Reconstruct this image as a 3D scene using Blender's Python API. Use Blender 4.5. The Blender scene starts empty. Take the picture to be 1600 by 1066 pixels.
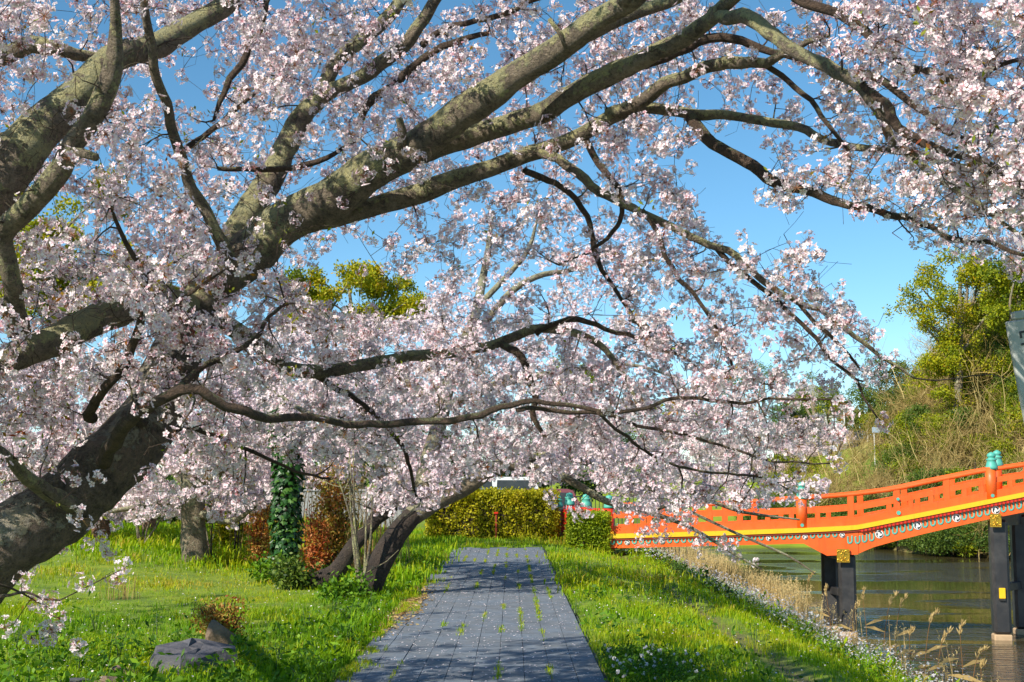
import bpy, math, random
import numpy as np
from mathutils import Vector, noise

SC = bpy.context.scene
COL = SC.collection
rnd = random.Random(7)
rng = np.random.default_rng(11)
PI = math.pi

# ------------------------------------------------------------------ camera
F, CX, CY, EYE, HOR = 2000.0, 800.0, 533.0, 1.7, 755.0
PITCH = math.atan((HOR - CY) / F)
cam_d = bpy.data.cameras.new('camera')
cam_d.sensor_width = 36.0
cam_d.lens = 36.0 * F / 1600.0
cam_d.clip_start, cam_d.clip_end = 0.1, 3000.0
cam = bpy.data.objects.new('camera', cam_d)
cam.location = (0, 0, EYE)
cam.rotation_euler = (PI / 2 + PITCH, 0, 0)
COL.objects.link(cam)
SC.camera = cam

# ------------------------------------------------------------------ sky, sun, exposure
SUN_DIR = Vector((-0.56, -0.56, 0.58)).normalized()          # towards the sun
SUN_EL = math.asin(SUN_DIR.z)
SUN_AZ = math.atan2(SUN_DIR.x, SUN_DIR.y)                   # from +Y towards +X
world = bpy.data.worlds.new('World')
SC.world = world
world.use_nodes = True
wn = world.node_tree
bg = wn.nodes['Background']
sky = wn.nodes.new('ShaderNodeTexSky')
sky.sky_type = 'NISHITA'
sky.sun_disc = False
sky.sun_elevation = SUN_EL
sky.sun_rotation = SUN_AZ
sky.altitude = 1500
sky.air_density = 1.0
sky.dust_density = 0.0
sky.ozone_density = 4.0
hsv = wn.nodes.new('ShaderNodeHueSaturation')
hsv.inputs['Hue'].default_value = 0.485
hsv.inputs['Saturation'].default_value = 1.12
wn.links.new(sky.outputs[0], hsv.inputs['Color'])
wn.links.new(hsv.outputs[0], bg.inputs[0])
bg.inputs[1].default_value = 0.112
sd = bpy.data.lights.new('sun', 'SUN')
sd.energy = 5.0
sd.angle = math.radians(0.5)
sd.color = (1.0, 0.92, 0.79)
sun = bpy.data.objects.new('sun', sd)
sun.rotation_euler = (-SUN_DIR).to_track_quat('-Z', 'Y').to_euler()
COL.objects.link(sun)
SC.view_settings.view_transform = 'Standard'
SC.view_settings.look = 'None'
SC.view_settings.exposure = 0.55
SC.view_settings.gamma = 1.0
SC.view_settings.use_curve_mapping = False
SC.render.engine = 'CYCLES'
SC.cycles.max_bounces = 7
SC.cycles.diffuse_bounces = 3
SC.cycles.transmission_bounces = 4
SC.cycles.glossy_bounces = 3
SC.cycles.sample_clamp_indirect = 6.0
SC.cycles.use_denoising = True

# ------------------------------------------------------------------ helpers
FW = np.array([0, math.cos(PITCH), math.sin(PITCH)])
UP = np.array([0, -math.sin(PITCH), math.cos(PITCH)])


def ray(px, py):
    return np.array([(px - CX) / F, 0, 0]) + UP * ((CY - py) / F) + FW


def at(px, py, Y):
    d = ray(px, py)
    return np.array([0, 0, EYE]) + d * (Y / d[1])


def gp(px, py, z=0.0):
    d = ray(px, py)
    return np.array([0, 0, EYE]) + d * ((z - EYE) / d[2])


def wloc(o):
    v = Vector((0, 0, 0))
    while o is not None:
        v = v + o.location
        o = o.parent
    return np.array(v)


def tag(o, label=None, cat=None, group=None, kind=None):
    if label: o['label'] = label
    if cat: o['category'] = cat
    if group: o['group'] = group
    if kind: o['kind'] = kind
    return o


def thing(name, loc, label, cat, group=None):
    o = bpy.data.objects.new(name, None)
    o.empty_display_size = 0.2
    o.location = tuple(float(v) for v in loc)
    COL.objects.link(o)
    return tag(o, label, cat, group)


def raw_mesh(name, V, T, mats, mi=None, tint=None, smooth=False):
    """triangle or quad mesh from arrays"""
    V = np.asarray(V, np.float32).reshape(-1, 3)
    T = np.asarray(T, np.int32)
    n, k = T.shape
    me = bpy.data.meshes.new(name)
    me.vertices.add(len(V))
    me.vertices.foreach_set('co', V.ravel())
    me.loops.add(n * k)
    me.loops.foreach_set('vertex_index', T.ravel())
    me.polygons.add(n)
    me.polygons.foreach_set('loop_start', np.arange(n, dtype=np.int32) * k)
    me.polygons.foreach_set('loop_total', np.full(n, k, np.int32))
    for m in (mats if isinstance(mats, (list, tuple)) else [mats]):
        me.materials.append(m)
    if mi is not None:
        me.polygons.foreach_set('material_index', np.asarray(mi, np.int32))
    me.polygons.foreach_set('use_smooth', np.full(n, smooth, bool))
    if tint is not None:
        a = me.attributes.new('tint', 'FLOAT', 'POINT')
        a.data.foreach_set('value', np.asarray(tint, np.float32))
    me.update(calc_edges=True)
    return me


def link(name, me, parent=None, kind=None):
    o = bpy.data.objects.new(name, me)
    COL.objects.link(o)
    if parent is not None: o.parent = parent
    if kind: o['kind'] = kind
    return o


class MB:
    """collects polygons in world coordinates, links them as one mesh object"""
    def __init__(s):
        s.v, s.f, s.sm, s.mi = [], [], [], []

    def poly(s, pts, faces, smooth=False, mi=0):
        b = len(s.v)
        s.v.extend([tuple(map(float, p)) for p in pts])
        for f in faces:
            s.f.append([b + i for i in f]); s.sm.append(smooth); s.mi.append(mi)
        return s

    def box(s, c, size, ax=None, bev=0.0, mi=0):
        ax = np.eye(3) if ax is None else np.asarray(ax, float)
        c = np.asarray(c, float)
        h = np.asarray(size, float) / 2
        b = min(bev, min(h) * 0.6)
        if b <= 0:
            P = [c + ax[0] * x * h[0] + ax[1] * y * h[1] + ax[2] * z * h[2]
                 for x in (-1, 1) for y in (-1, 1) for z in (-1, 1)]
            return s.poly(P, [(0, 1, 3, 2), (4, 6, 7, 5), (0, 4, 5, 1), (2, 3, 7, 6), (0, 2, 6, 4), (1, 5, 7, 3)], mi=mi)
        P, idx = [], {}
        for x in (-1, 1):
            for y in (-1, 1):
                for z in (-1, 1):
                    sg = (x, y, z)
                    for k in range(3):
                        q = [sg[i] * (h[i] if i == k else h[i] - b) for i in range(3)]
                        idx[(sg, k)] = len(P)
                        P.append(c + ax[0] * q[0] + ax[1] * q[1] + ax[2] * q[2])
        fs = []
        def sgv(k, a, p, q):
            o = [0, 0, 0]; o[k] = a; o[(k + 1) % 3] = p; o[(k + 2) % 3] = q
            return tuple(o)
        for k in range(3):
            for a in (-1, 1):
                r = [idx[(sgv(k, a, p, q), k)] for p, q in ((-1, -1), (1, -1), (1, 1), (-1, 1))]
                fs.append(r if a > 0 else r[::-1])
        for k in range(3):
            i, j = (k + 1) % 3, (k + 2) % 3
            for p in (-1, 1):
                for q in (-1, 1):
                    A, Bv = sgv(k, -1, p, q), sgv(k, 1, p, q)
                    r = [idx[(A, i)], idx[(Bv, i)], idx[(Bv, j)], idx[(A, j)]]
                    fs.append(r if p * q < 0 else r[::-1])
        for x in (-1, 1):
            for y in (-1, 1):
                for z in (-1, 1):
                    r = [idx[((x, y, z), k)] for k in range(3)]
                    fs.append(r if x * y * z > 0 else r[::-1])
        return s.poly(P, fs, mi=mi)

    def prism(s, pts, vec, mi=0):
        """closed outline pts pushed along vec"""
        pts = [np.asarray(p, float) for p in pts]
        n = len(pts)
        vec = np.asarray(vec, float)
        Q = pts + [p + vec for p in pts]
        fs = [list(range(n))[::-1], list(range(n, 2 * n))]
        fs += [(i, (i + 1) % n, n + (i + 1) % n, n + i) for i in range(n)]
        return s.poly(Q, fs, mi=mi)

    def strip(s, top, bot, vec, mi=0):
        """wall-like strip between two polylines of equal length, pushed along vec"""
        n = len(top)
        vec = np.asarray(vec, float)
        for i in range(n - 1):
            s.poly([top[i], top[i + 1], bot[i + 1], bot[i], top[i] + vec, top[i + 1] + vec, bot[i + 1] + vec, bot[i] + vec],
                   [(0, 3, 2, 1), (4, 5, 6, 7), (0, 1, 5, 4), (3, 7, 6, 2)], mi=mi)
        s.poly([top[0], bot[0], top[0] + vec, bot[0] + vec], [(0, 2, 3, 1)], mi=mi)
        s.poly([top[-1], bot[-1], top[-1] + vec, bot[-1] + vec], [(0, 1, 3, 2)], mi=mi)
        return s

    def tube(s, pts, rad, sides=8, caps=True, rough=0.0, seed=0, mi=0, freq=6.0):
        V, Q = tube_arrays(pts, rad, sides, rough, seed, freq)
        n = len(pts)
        fs = [tuple(q) for q in Q]
        if caps:
            fs += [tuple(range(sides))[::-1], tuple(range((n - 1) * sides, n * sides))]
        return s.poly(V, fs, smooth=True, mi=mi)

    def lathe(s, prof, org, sides=16, mi=0):
        P, fs = [], []
        for r, z in prof:
            for k in range(sides):
                a = 2 * PI * k / sides
                P.append((org[0] + r * math.cos(a), org[1] + r * math.sin(a), org[2] + z))
        for i in range(len(prof) - 1):
            for k in range(sides):
                a, b = i * sides + k, i * sides + (k + 1) % sides
                fs.append((a, b, b + sides, a + sides))
        fs.append(tuple(range(sides))[::-1])
        fs.append(tuple(range((len(prof) - 1) * sides, len(prof) * sides)))
        return s.poly(P, fs, smooth=True, mi=mi)

    def mesh(s, name, mats, off=(0, 0, 0)):
        me = bpy.data.meshes.new(name)
        off = np.asarray(off, float)
        me.from_pydata([tuple(np.array(p) - off) for p in s.v], [], s.f)
        for m in (mats if isinstance(mats, (list, tuple)) else [mats]):
            me.materials.append(m)
        me.polygons.foreach_set('use_smooth', np.array(s.sm, bool))
        me.polygons.foreach_set('material_index', np.array(s.mi, np.int32))
        me.update()
        return me

    def build(s, name, mats, parent=None, kind=None, label=None):
        off = wloc(parent) if parent is not None else (0, 0, 0)
        o = link(name, s.mesh(name, mats, off), parent, kind)
        if label: o['label'] = label
        return o


def frames(P):
    """tangent and two normals along a polyline (parallel transport)"""
    P = np.asarray(P, float)
    T = np.gradient(P, axis=0)
    T /= np.linalg.norm(T, axis=1)[:, None] + 1e-9
    N = np.zeros_like(P)
    a = np.array([0.0, 0.0, 1.0]) if abs(T[0][2]) < 0.9 else np.array([1.0, 0, 0])
    n = np.cross(T[0], a); n /= np.linalg.norm(n)
    for i in range(len(P)):
        n = n - T[i] * np.dot(n, T[i]); n /= np.linalg.norm(n) + 1e-9
        N[i] = n
    return T, N, np.cross(T, N)


def tube_arrays(pts, rad, sides, rough=0.0, seed=0, freq=6.0):
    P = np.asarray(pts, float)
    R = np.asarray(rad, float)
    T, N, B = frames(P)
    a = np.arange(sides) * 2 * PI / sides
    V = P[:, None, :] + R[:, None, None] * (np.cos(a)[None, :, None] * N[:, None, :] + np.sin(a)[None, :, None] * B[:, None, :])
    V = V.reshape(-1, 3)
    if rough > 0:
        C = np.repeat(P, sides, axis=0)
        for i in range(len(V)):
            q = Vector(V[i]) * freq + Vector((seed * 3.1, 0, 0))
            w = noise.noise(q) * 0.7 + noise.noise(q * 3.1) * 0.45
            V[i] = C[i] + (V[i] - C[i]) * (1 + rough * w)
    n = len(P)
    i = np.arange(n - 1)[:, None] * sides
    k = np.arange(sides)[None, :]
    k2 = (k + 1) % sides
    Q = np.stack([i + k, i + k2, i + k2 + sides, i + k + sides], -1).reshape(-1, 4)
    return V, Q


def spline(pts, step):
    """Catmull-Rom through rows (any number of columns; the first three are x,y,z)"""
    P = np.asarray(pts, float)
    P = np.vstack([2 * P[0] - P[1], P, 2 * P[-1] - P[-2]])
    out = []
    for i in range(1, len(P) - 2):
        L = np.linalg.norm(P[i + 1][:3] - P[i][:3])
        n = max(2, int(L / step))
        for t in np.arange(n) / n:
            a, b, c, d = P[i - 1], P[i], P[i + 1], P[i + 2]
            out.append(0.5 * (2 * b + (c - a) * t + (2 * a - 5 * b + 4 * c - d) * t * t + (3 * b - a - 3 * c + d) * t ** 3))
    out.append(P[-2])
    return np.array(out)


def rand_rot(n, r=rng):
    q = r.normal(size=(n, 4))
    q /= np.linalg.norm(q, axis=1)[:, None]
    w, x, y, z = q.T
    return np.stack([np.stack([1 - 2 * (y * y + z * z), 2 * (x * y - z * w), 2 * (x * z + y * w)], -1),
                     np.stack([2 * (x * y + z * w), 1 - 2 * (x * x + z * z), 2 * (y * z - x * w)], -1),
                     np.stack([2 * (x * z - y * w), 2 * (y * z + x * w), 1 - 2 * (x * x + y * y)], -1)], 1)


def yaw_rot(n, lean=0.25, r=rng):
    a = r.uniform(0, 2 * PI, n)
    c, s = np.cos(a), np.sin(a)
    Z = np.zeros(n); O = np.ones(n)
    Rz = np.stack([np.stack([c, -s, Z], -1), np.stack([s, c, Z], -1), np.stack([Z, Z, O], -1)], 1)
    b = r.normal(0, lean, n)
    c, s = np.cos(b), np.sin(b)
    Rx = np.stack([np.stack([O, Z, Z], -1), np.stack([Z, c, -s], -1), np.stack([Z, s, c], -1)], 1)
    return Rz @ Rx


def scatter(name, tmpl, P, R, S, T, mats, parent=None, kind='stuff', smooth=False):
    """one real mesh out of many copies of small templates. tmpl: list of (V, tris, tint, matindex)"""
    off = wloc(parent) if parent is not None else np.zeros(3)
    P = np.asarray(P, float) - off
    n = len(P)
    which = rng.integers(0, len(tmpl), n)
    Vs, Fs, Ts, Ms, base = [], [], [], [], 0
    for k, (V, Tr, tn, mi) in enumerate(tmpl):
        sel = np.where(which == k)[0]
        if not len(sel): continue
        W = np.einsum('nij,vj->nvi', R[sel], V) * S[sel][:, None, None] + P[sel][:, None, :]
        Vs.append(W.reshape(-1, 3))
        Fs.append((Tr[None] + (np.arange(len(sel)) * len(V))[:, None, None] + base).reshape(-1, 3))
        Ts.append(np.clip(tn[None] + T[sel][:, None], 0, 1).ravel())
        Ms.append(np.tile(mi, len(sel)))
        base += len(sel) * len(V)
    me = raw_mesh(name, np.vstack(Vs), np.vstack(Fs), mats, np.concatenate(Ms), np.concatenate(Ts), smooth)
    return link(name, me, parent, kind)


def copy_tree(o, parent=None):
    c = o.copy()
    COL.objects.link(c)
    if parent is not None: c.parent = parent
    for ch in [x for x in KIDS.get(o.name, [])]:
        copy_tree(ch, c)
    return c


KIDS = {}


def kids_of(root):
    """index the children of a prototype so that copy_tree can walk it"""
    def walk(o):
        KIDS[o.name] = list(o.children)
        for c in o.children: walk(c)
    bpy.context.view_layer.update()
    walk(root)

# ------------------------------------------------------------------ materials
def rgb(c): return (c[0], c[1], c[2], 1.0)


class NT:
    def __init__(s, name):
        s.m = bpy.data.materials.new(name)
        s.m.use_nodes = True
        s.t = s.m.node_tree
        s.p = s.t.nodes['Principled BSDF']
        s.out = s.t.nodes['Material Output']

    def n(s, typ, **kw):
        nd = s.t.nodes.new(typ)
        for k, v in kw.items():
            if hasattr(nd, k): setattr(nd, k, v)
        return nd

    def l(s, a, b): s.t.links.new(a, b); return s

    def pos(s, obj=False):
        if obj: return s.n('ShaderNodeTexCoord').outputs['Object']
        return s.n('ShaderNodeNewGeometry').outputs['Position']

    def noise(s, scale, detail=4, rough=0.6, vec=None, stretch=None):
        t = s.n('ShaderNodeTexNoise')
        t.inputs['Scale'].default_value = scale
        t.inputs['Detail'].default_value = detail
        t.inputs['Roughness'].default_value = rough
        v = vec if vec is not None else s.pos()
        if stretch:
            mp = s.n('ShaderNodeMapping')
            mp.inputs['Scale'].default_value = stretch
            s.l(v, mp.inputs['Vector']); v = mp.outputs[0]
        s.l(v, t.inputs['Vector'])
        return t.outputs['Fac']

    def ramp(s, fac, stops, interp='LINEAR'):
        r = s.n('ShaderNodeValToRGB')
        r.color_ramp.interpolation = interp
        e = r.color_ramp.elements
        while len(e) < len(stops): e.new(0.5)
        for el, (p, c) in zip(e, stops):
            el.position = p
            el.color = rgb(c) if len(c) == 3 else c
        s.l(fac, r.inputs[0])
        return r.outputs[0]

    def mix(s, fac, a, b):
        m = s.n('ShaderNodeMix', data_type='RGBA')
        for sock, val in ((m.inputs[0], fac), (m.inputs[6], a), (m.inputs[7], b)):
            if hasattr(val, 'is_output'): s.l(val, sock)
            else: sock.default_value = val if isinstance(val, (int, float)) else rgb(val)
        return m.outputs[2]

    def math(s, op, a, b=0.0):
        m = s.n('ShaderNodeMath', operation=op)
        for sock, val in ((m.inputs[0], a), (m.inputs[1], b)):
            if hasattr(val, 'is_output'): s.l(val, sock)
            else: sock.default_value = val
        return m.outputs[0]

    def bump(s, h, strength=0.4, dist=0.02):
        b = s.n('ShaderNodeBump')
        b.inputs['Strength'].default_value = strength
        b.inputs['Distance'].default_value = dist
        s.l(h, b.inputs['Height'])
        s.l(b.outputs[0], s.p.inputs['Normal'])
        return s

    def base(s, c):
        if hasattr(c, 'is_output'): s.l(c, s.p.inputs['Base Color'])
        else: s.p.inputs['Base Color'].default_value = rgb(c)
        return s

    def rough(s, v):
        if hasattr(v, 'is_output'): s.l(v, s.p.inputs['Roughness'])
        else: s.p.inputs['Roughness'].default_value = v
        return s


def mat_solid(name, a, b=None, scale=8.0, rough=0.6, bump=0.0, metal=0.0, obj=False, bdist=0.01):
    t = NT(name)
    v = t.pos(obj)
    f = t.noise(scale, 5, 0.65, v)
    t.base(t.ramp(f, [(0.3, a), (0.7, b or tuple(x * 0.8 for x in a))]))
    t.rough(rough)
    t.p.inputs['Metallic'].default_value = metal
    if bump: t.bump(t.noise(scale * 4, 4, 0.6, v), bump, bdist)
    return t.m


def mat_leaf(name, stops, trans=0.35, rough=0.55, spec=0.25, tcol=1.0):
    """thin plant matter coloured by the per-vertex 'tint' (hue of the piece itself)"""
    t = NT(name)
    a = t.n('ShaderNodeAttribute', attribute_name='tint')
    c = t.ramp(a.outputs['Fac'], stops)
    t.base(c); t.rough(rough)
    t.p.inputs['Specular IOR Level'].default_value = spec
    tr = t.n('ShaderNodeBsdfTranslucent')
    hs = t.n('ShaderNodeHueSaturation')
    hs.inputs['Value'].default_value = tcol
    hs.inputs['Saturation'].default_value = 1.1
    t.l(c, hs.inputs['Color']); t.l(hs.outputs[0], tr.inputs['Color'])
    mx = t.n('ShaderNodeMixShader')
    mx.inputs[0].default_value = trans
    t.l(t.p.outputs[0], mx.inputs[1]); t.l(tr.outputs[0], mx.inputs[2])
    t.l(mx.outputs[0], t.out.inputs['Surface'])
    return t.m


M = {}
M['petal'] = mat_leaf('cherry_petal', [(0.0, (0.40, 0.07, 0.12)), (0.16, (0.58, 0.30, 0.34)), (0.36, (0.74, 0.58, 0.65)), (0.7, (0.84, 0.735, 0.765)), (1.0, (0.88, 0.815, 0.81))], 0.22, 0.6, 0.15)
M['calyx'] = mat_leaf('cherry_calyx', [(0.0, (0.26, 0.07, 0.06)), (0.6, (0.36, 0.20, 0.10)), (1.0, (0.32, 0.33, 0.09))], 0.25)
M['young_leaf'] = mat_leaf('young_cherry_leaf', [(0.0, (0.30, 0.07, 0.03)), (0.4, (0.36, 0.20, 0.03)), (0.7, (0.22, 0.28, 0.03)), (1.0, (0.32, 0.36, 0.04))], 0.45)
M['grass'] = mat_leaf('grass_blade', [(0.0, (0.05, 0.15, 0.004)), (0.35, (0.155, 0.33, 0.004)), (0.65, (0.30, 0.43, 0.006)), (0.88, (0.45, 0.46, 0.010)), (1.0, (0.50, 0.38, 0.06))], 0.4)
M['weed'] = mat_leaf('weed_leaf', [(0.0, (0.03, 0.09, 0.008)), (0.5, (0.09, 0.21, 0.010)), (1.0, (0.20, 0.35, 0.015))], 0.3)
M['camphor'] = mat_leaf('camphor_leaf', [(0.0, (0.07, 0.12, 0.008)), (0.4, (0.24, 0.29, 0.008)), (0.75, (0.44, 0.40, 0.010)), (1.0, (0.50, 0.32, 0.015))], 0.3)
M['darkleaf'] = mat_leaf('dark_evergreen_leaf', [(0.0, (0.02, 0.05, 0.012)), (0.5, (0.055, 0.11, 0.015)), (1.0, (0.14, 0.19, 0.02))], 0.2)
M['ivy'] = mat_leaf('ivy_leaf', [(0.0, (0.012, 0.05, 0.012)), (0.6, (0.03, 0.11, 0.015)), (1.0, (0.10, 0.20, 0.02))], 0.15, 0.4, 0.4)
M['hedge'] = mat_leaf('hedge_leaf', [(0.0, (0.16, 0.18, 0.01)), (0.45, (0.38, 0.37, 0.012)), (0.8, (0.52, 0.45, 0.015)), (1.0, (0.50, 0.28, 0.03))], 0.3)
M['boxleaf'] = mat_leaf('clipped_bush_leaf', [(0.0, (0.09, 0.16, 0.008)), (0.5, (0.25, 0.33, 0.010)), (1.0, (0.40, 0.46, 0.015))], 0.3)
M['redleaf'] = mat_leaf('red_shrub_leaf', [(0.0, (0.34, 0.06, 0.025)), (0.4, (0.46, 0.15, 0.04)), (0.75, (0.50, 0.28, 0.07)), (1.0, (0.36, 0.33, 0.06))], 0.35)
M['dry'] = mat_leaf('dry_stem', [(0.0, (0.24, 0.13, 0.05)), (0.5, (0.46, 0.31, 0.12)), (1.0, (0.62, 0.48, 0.22))], 0.25)
M['brush'] = mat_leaf('bare_brush_twig', [(0.0, (0.13, 0.085, 0.03)), (0.5, (0.34, 0.24, 0.08)), (1.0, (0.52, 0.42, 0.17))], 0.1)
M['whiteflower'] = mat_leaf('white_wild_flower', [(0.0, (0.55, 0.52, 0.60)), (1.0, (0.85, 0.83, 0.84))], 0.3)
M['farpetal'] = mat_leaf('far_cherry_blossom', [(0.0, (0.56, 0.40, 0.44)), (0.5, (0.72, 0.58, 0.61)), (1.0, (0.82, 0.72, 0.72))], 0.25)


def mat_bark(name, dark, mid, lichen, amount, scale=9.0, pale=None):
    t = NT(name)
    v = t.pos()
    n1 = t.noise(scale, 6, 0.7, v)
    n2 = t.noise(scale * 5, 5, 0.7, v)
    c = t.ramp(t.math('ADD', t.math('MULTIPLY', n1, 0.55), t.math('MULTIPLY', n2, 0.45)), [(0.36, dark), (0.60, mid)])
    if pale:
        c = t.mix(t.ramp(t.noise(scale * 0.6, 4, 0.6, v), [(0.52, (0, 0, 0)), (0.6, (1, 1, 1))]), c, pale)
    geo = t.n('ShaderNodeNewGeometry')
    sep = t.n('ShaderNodeSeparateXYZ')
    t.l(geo.outputs['Normal'], sep.inputs[0])
    up = t.math('MULTIPLY_ADD', sep.outputs[2], 0.16)  # more lichen on upper faces, also standing in for sunlit tops
    up.node.inputs[2].default_value = amount
    patch = t.math('ADD', t.noise(scale * 0.45, 6, 0.72, v), up)
    fine = t.math('MULTIPLY', t.math('SUBTRACT', t.noise(scale * 3.2, 5, 0.75, v), 0.5), 0.55)
    mask = t.ramp(t.math('ADD', patch, fine), [(0.53, (0, 0, 0)), (0.60, (1, 1, 1))])
    n3 = t.noise(scale * 11, 4, 0.75, v)
    lc = t.mix(t.ramp(t.noise(scale * 2.6, 6, 0.8, v), [(0.4, (0, 0, 0)), (0.6, (1, 1, 1))]), lichen, (lichen[0] * 0.62, lichen[1] * 0.68, lichen[2] * 0.85))
    lc = t.mix(t.ramp(n3, [(0.33, (0.9, 0.9, 0.9)), (0.44, (0, 0, 0))]), lc, dark)
    c = t.mix(t.ramp(n3, [(0.33, (0.8, 0.8, 0.8)), (0.44, (0, 0, 0))]), c, dark)
    t.base(t.mix(mask, c, lc))
    t.rough(0.85)
    h = t.math('ADD', t.math('ADD', t.math('MULTIPLY', n2, 0.9), t.math('MULTIPLY', n3, 0.5)), t.math('MULTIPLY', mask, 0.45))
    t.bump(t.math('ADD', h, t.math('MULTIPLY', n1, 1.2)), 1.0, 0.07)
    return t.m


M['bark'] = mat_bark('cherry_bark', (0.06, 0.046, 0.035), (0.39, 0.31, 0.225), (0.58, 0.53, 0.25), 0.055, 9.0)
M['trunkbark'] = mat_bark('cherry_trunk_bark', (0.03, 0.022, 0.017), (0.26, 0.19, 0.14), (0.48, 0.41, 0.28), -0.02, 7.0, (0.27, 0.19, 0.14))
M['twig'] = mat_bark('cherry_twig_bark', (0.035, 0.022, 0.018), (0.19, 0.12, 0.08), (0.30, 0.28, 0.13), -0.06, 14.0)
M['palebark'] = mat_bark('pale_lichen_bark', (0.10, 0.075, 0.05), (0.34, 0.27, 0.18), (0.46, 0.42, 0.24), 0.02, 5.0)
M['darkbark'] = mat_bark('dark_old_bark', (0.015, 0.011, 0.009), (0.085, 0.06, 0.045), (0.19, 0.17, 0.10), -0.12, 6.0)
M['browntrunk'] = mat_bark('red_brown_trunk_bark', (0.12, 0.055, 0.03), (0.32, 0.17, 0.10), (0.34, 0.25, 0.14), -0.1, 5.0)


def mat_weathered(name, a, faded, grime):
    t = NT(name)
    p = t.pos()
    c = t.mix(t.ramp(t.noise(1.6, 6, 0.7, p), [(0.42, (0, 0, 0)), (0.7, (0.75, 0.75, 0.75))]), a, faded)
    st = t.noise(1.0, 5, 0.7, p, stretch=(9, 9, 0.9))
    c = t.mix(t.ramp(st, [(0.54, (0, 0, 0)), (0.74, (0.6, 0.6, 0.6))]), c, grime)
    c = t.mix(t.ramp(t.noise(26, 5, 0.7, p), [(0.66, (0, 0, 0)), (0.72, (0.7, 0.7, 0.7))]), c, grime)
    t.base(c)
    t.rough(t.ramp(t.noise(5, 4, 0.6, p), [(0.3, (0.35,) * 3), (0.7, (0.6,) * 3)]))
    t.bump(t.noise(1.0, 4, 0.6, p, stretch=(6, 6, 40)), 0.12, 0.01)
    return t.m


M['vermilion'] = mat_weathered('vermilion_paint', (0.80, 0.105, 0.010), (0.80, 0.135, 0.020), (0.50, 0.05, 0.008))
M['red'] = mat_solid('deep_or_shaded_red_paint', (0.66, 0.028, 0.010), (0.50, 0.02, 0.008), 4.0, 0.4, 0.05)  # on the entrance railing this deeper red stands for shade
M['darkred'] = mat_solid('dark_red_brown_paint', (0.30, 0.035, 0.015), (0.22, 0.03, 0.012), 6.0, 0.5)  # dark red-brown for the cornice and the marker post
M['yellow'] = mat_weathered('yellow_paint', (0.80, 0.46, 0.008), (0.80, 0.47, 0.02), (0.62, 0.32, 0.010))
M['teal'] = mat_solid('verdigris_paint', (0.06, 0.36, 0.29), (0.10, 0.44, 0.35), 9.0, 0.5, 0.1)
M['blackpaint'] = mat_weathered('black_pier_paint', (0.02, 0.02, 0.022), (0.065, 0.062, 0.06), (0.03, 0.028, 0.024))
M['white'] = mat_solid('white_paint', (0.80, 0.79, 0.76), (0.72, 0.70, 0.66), 20.0, 0.5)
M['ink'] = mat_solid('black_ink', (0.018, 0.018, 0.018), (0.03, 0.03, 0.03), 20.0, 0.5)
M['gold'] = mat_solid('gilded_metal', (0.78, 0.47, 0.06), (0.62, 0.34, 0.03), 30.0, 0.32, 0.25, 0.85)
M['pierbase'] = mat_solid('pale_stone_base', (0.48, 0.34, 0.20), (0.36, 0.25, 0.15), 5.0, 0.8, 0.3)
M['rock_dark'] = mat_solid('dark_slab_rock', (0.045, 0.05, 0.062), (0.12, 0.11, 0.12), 5.0, 0.75, 0.7, obj=True, bdist=0.02)
M['rock_brown'] = mat_solid('brown_stone', (0.24, 0.17, 0.115), (0.12, 0.08, 0.055), 9.0, 0.85, 0.7, obj=True, bdist=0.015)
M['signboard'] = mat_solid('grey_white_board', (0.42, 0.43, 0.42), (0.34, 0.36, 0.34), 3.0, 0.6, 0.05)  # greyish white, mottled by noise
M['concrete'] = mat_solid('grey_concrete', (0.34, 0.34, 0.34), (0.26, 0.26, 0.27), 4.0, 0.85, 0.2)
M['glass'] = mat_solid('dark_car_glass', (0.03, 0.04, 0.05), (0.05, 0.06, 0.07), 4.0, 0.08)
M['rubber'] = mat_solid('black_rubber', (0.02, 0.02, 0.02), (0.03, 0.03, 0.03), 4.0, 0.8)
M['carwhite'] = mat_solid('white_car_paint', (0.72, 0.74, 0.76), (0.70, 0.72, 0.74), 2.0, 0.25)
M['carblue'] = mat_solid('blue_car_paint', (0.10, 0.14, 0.34), (0.09, 0.13, 0.30), 2.0, 0.25)
M['carred'] = mat_solid('maroon_car_paint', (0.22, 0.07, 0.09), (0.20, 0.06, 0.08), 2.0, 0.25)
M['greenroof'] = mat_solid('dark_green_roof', (0.05, 0.09, 0.03), (0.08, 0.12, 0.04), 3.0, 0.7, 0.2)
M['wallwhite'] = mat_solid('pale_house_wall', (0.62, 0.62, 0.60), (0.52, 0.52, 0.50), 1.5, 0.85)
M['iron'] = mat_solid('black_iron', (0.03, 0.03, 0.033), (0.05, 0.05, 0.05), 6.0, 0.5, 0.0, 0.4)
# ------------------------------------------------------------------ ground, water
WATER_Z = -2.3
BX = [-1.6, 0.85, 1.8, 2.55, 2.75, 3.0, 3.25, 4.0, 4.25, 6.0, 8.0, 9.5, 13.0]
BZ = [0, 0, -0.05, -0.2, -0.28, -0.28, -0.24, -0.5, -0.72, -1.5, -2.3, -2.9, -3.4]


def sstep(x):
    x = np.clip(x, 0, 1)
    return x * x * (3 - 2 * x)


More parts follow.
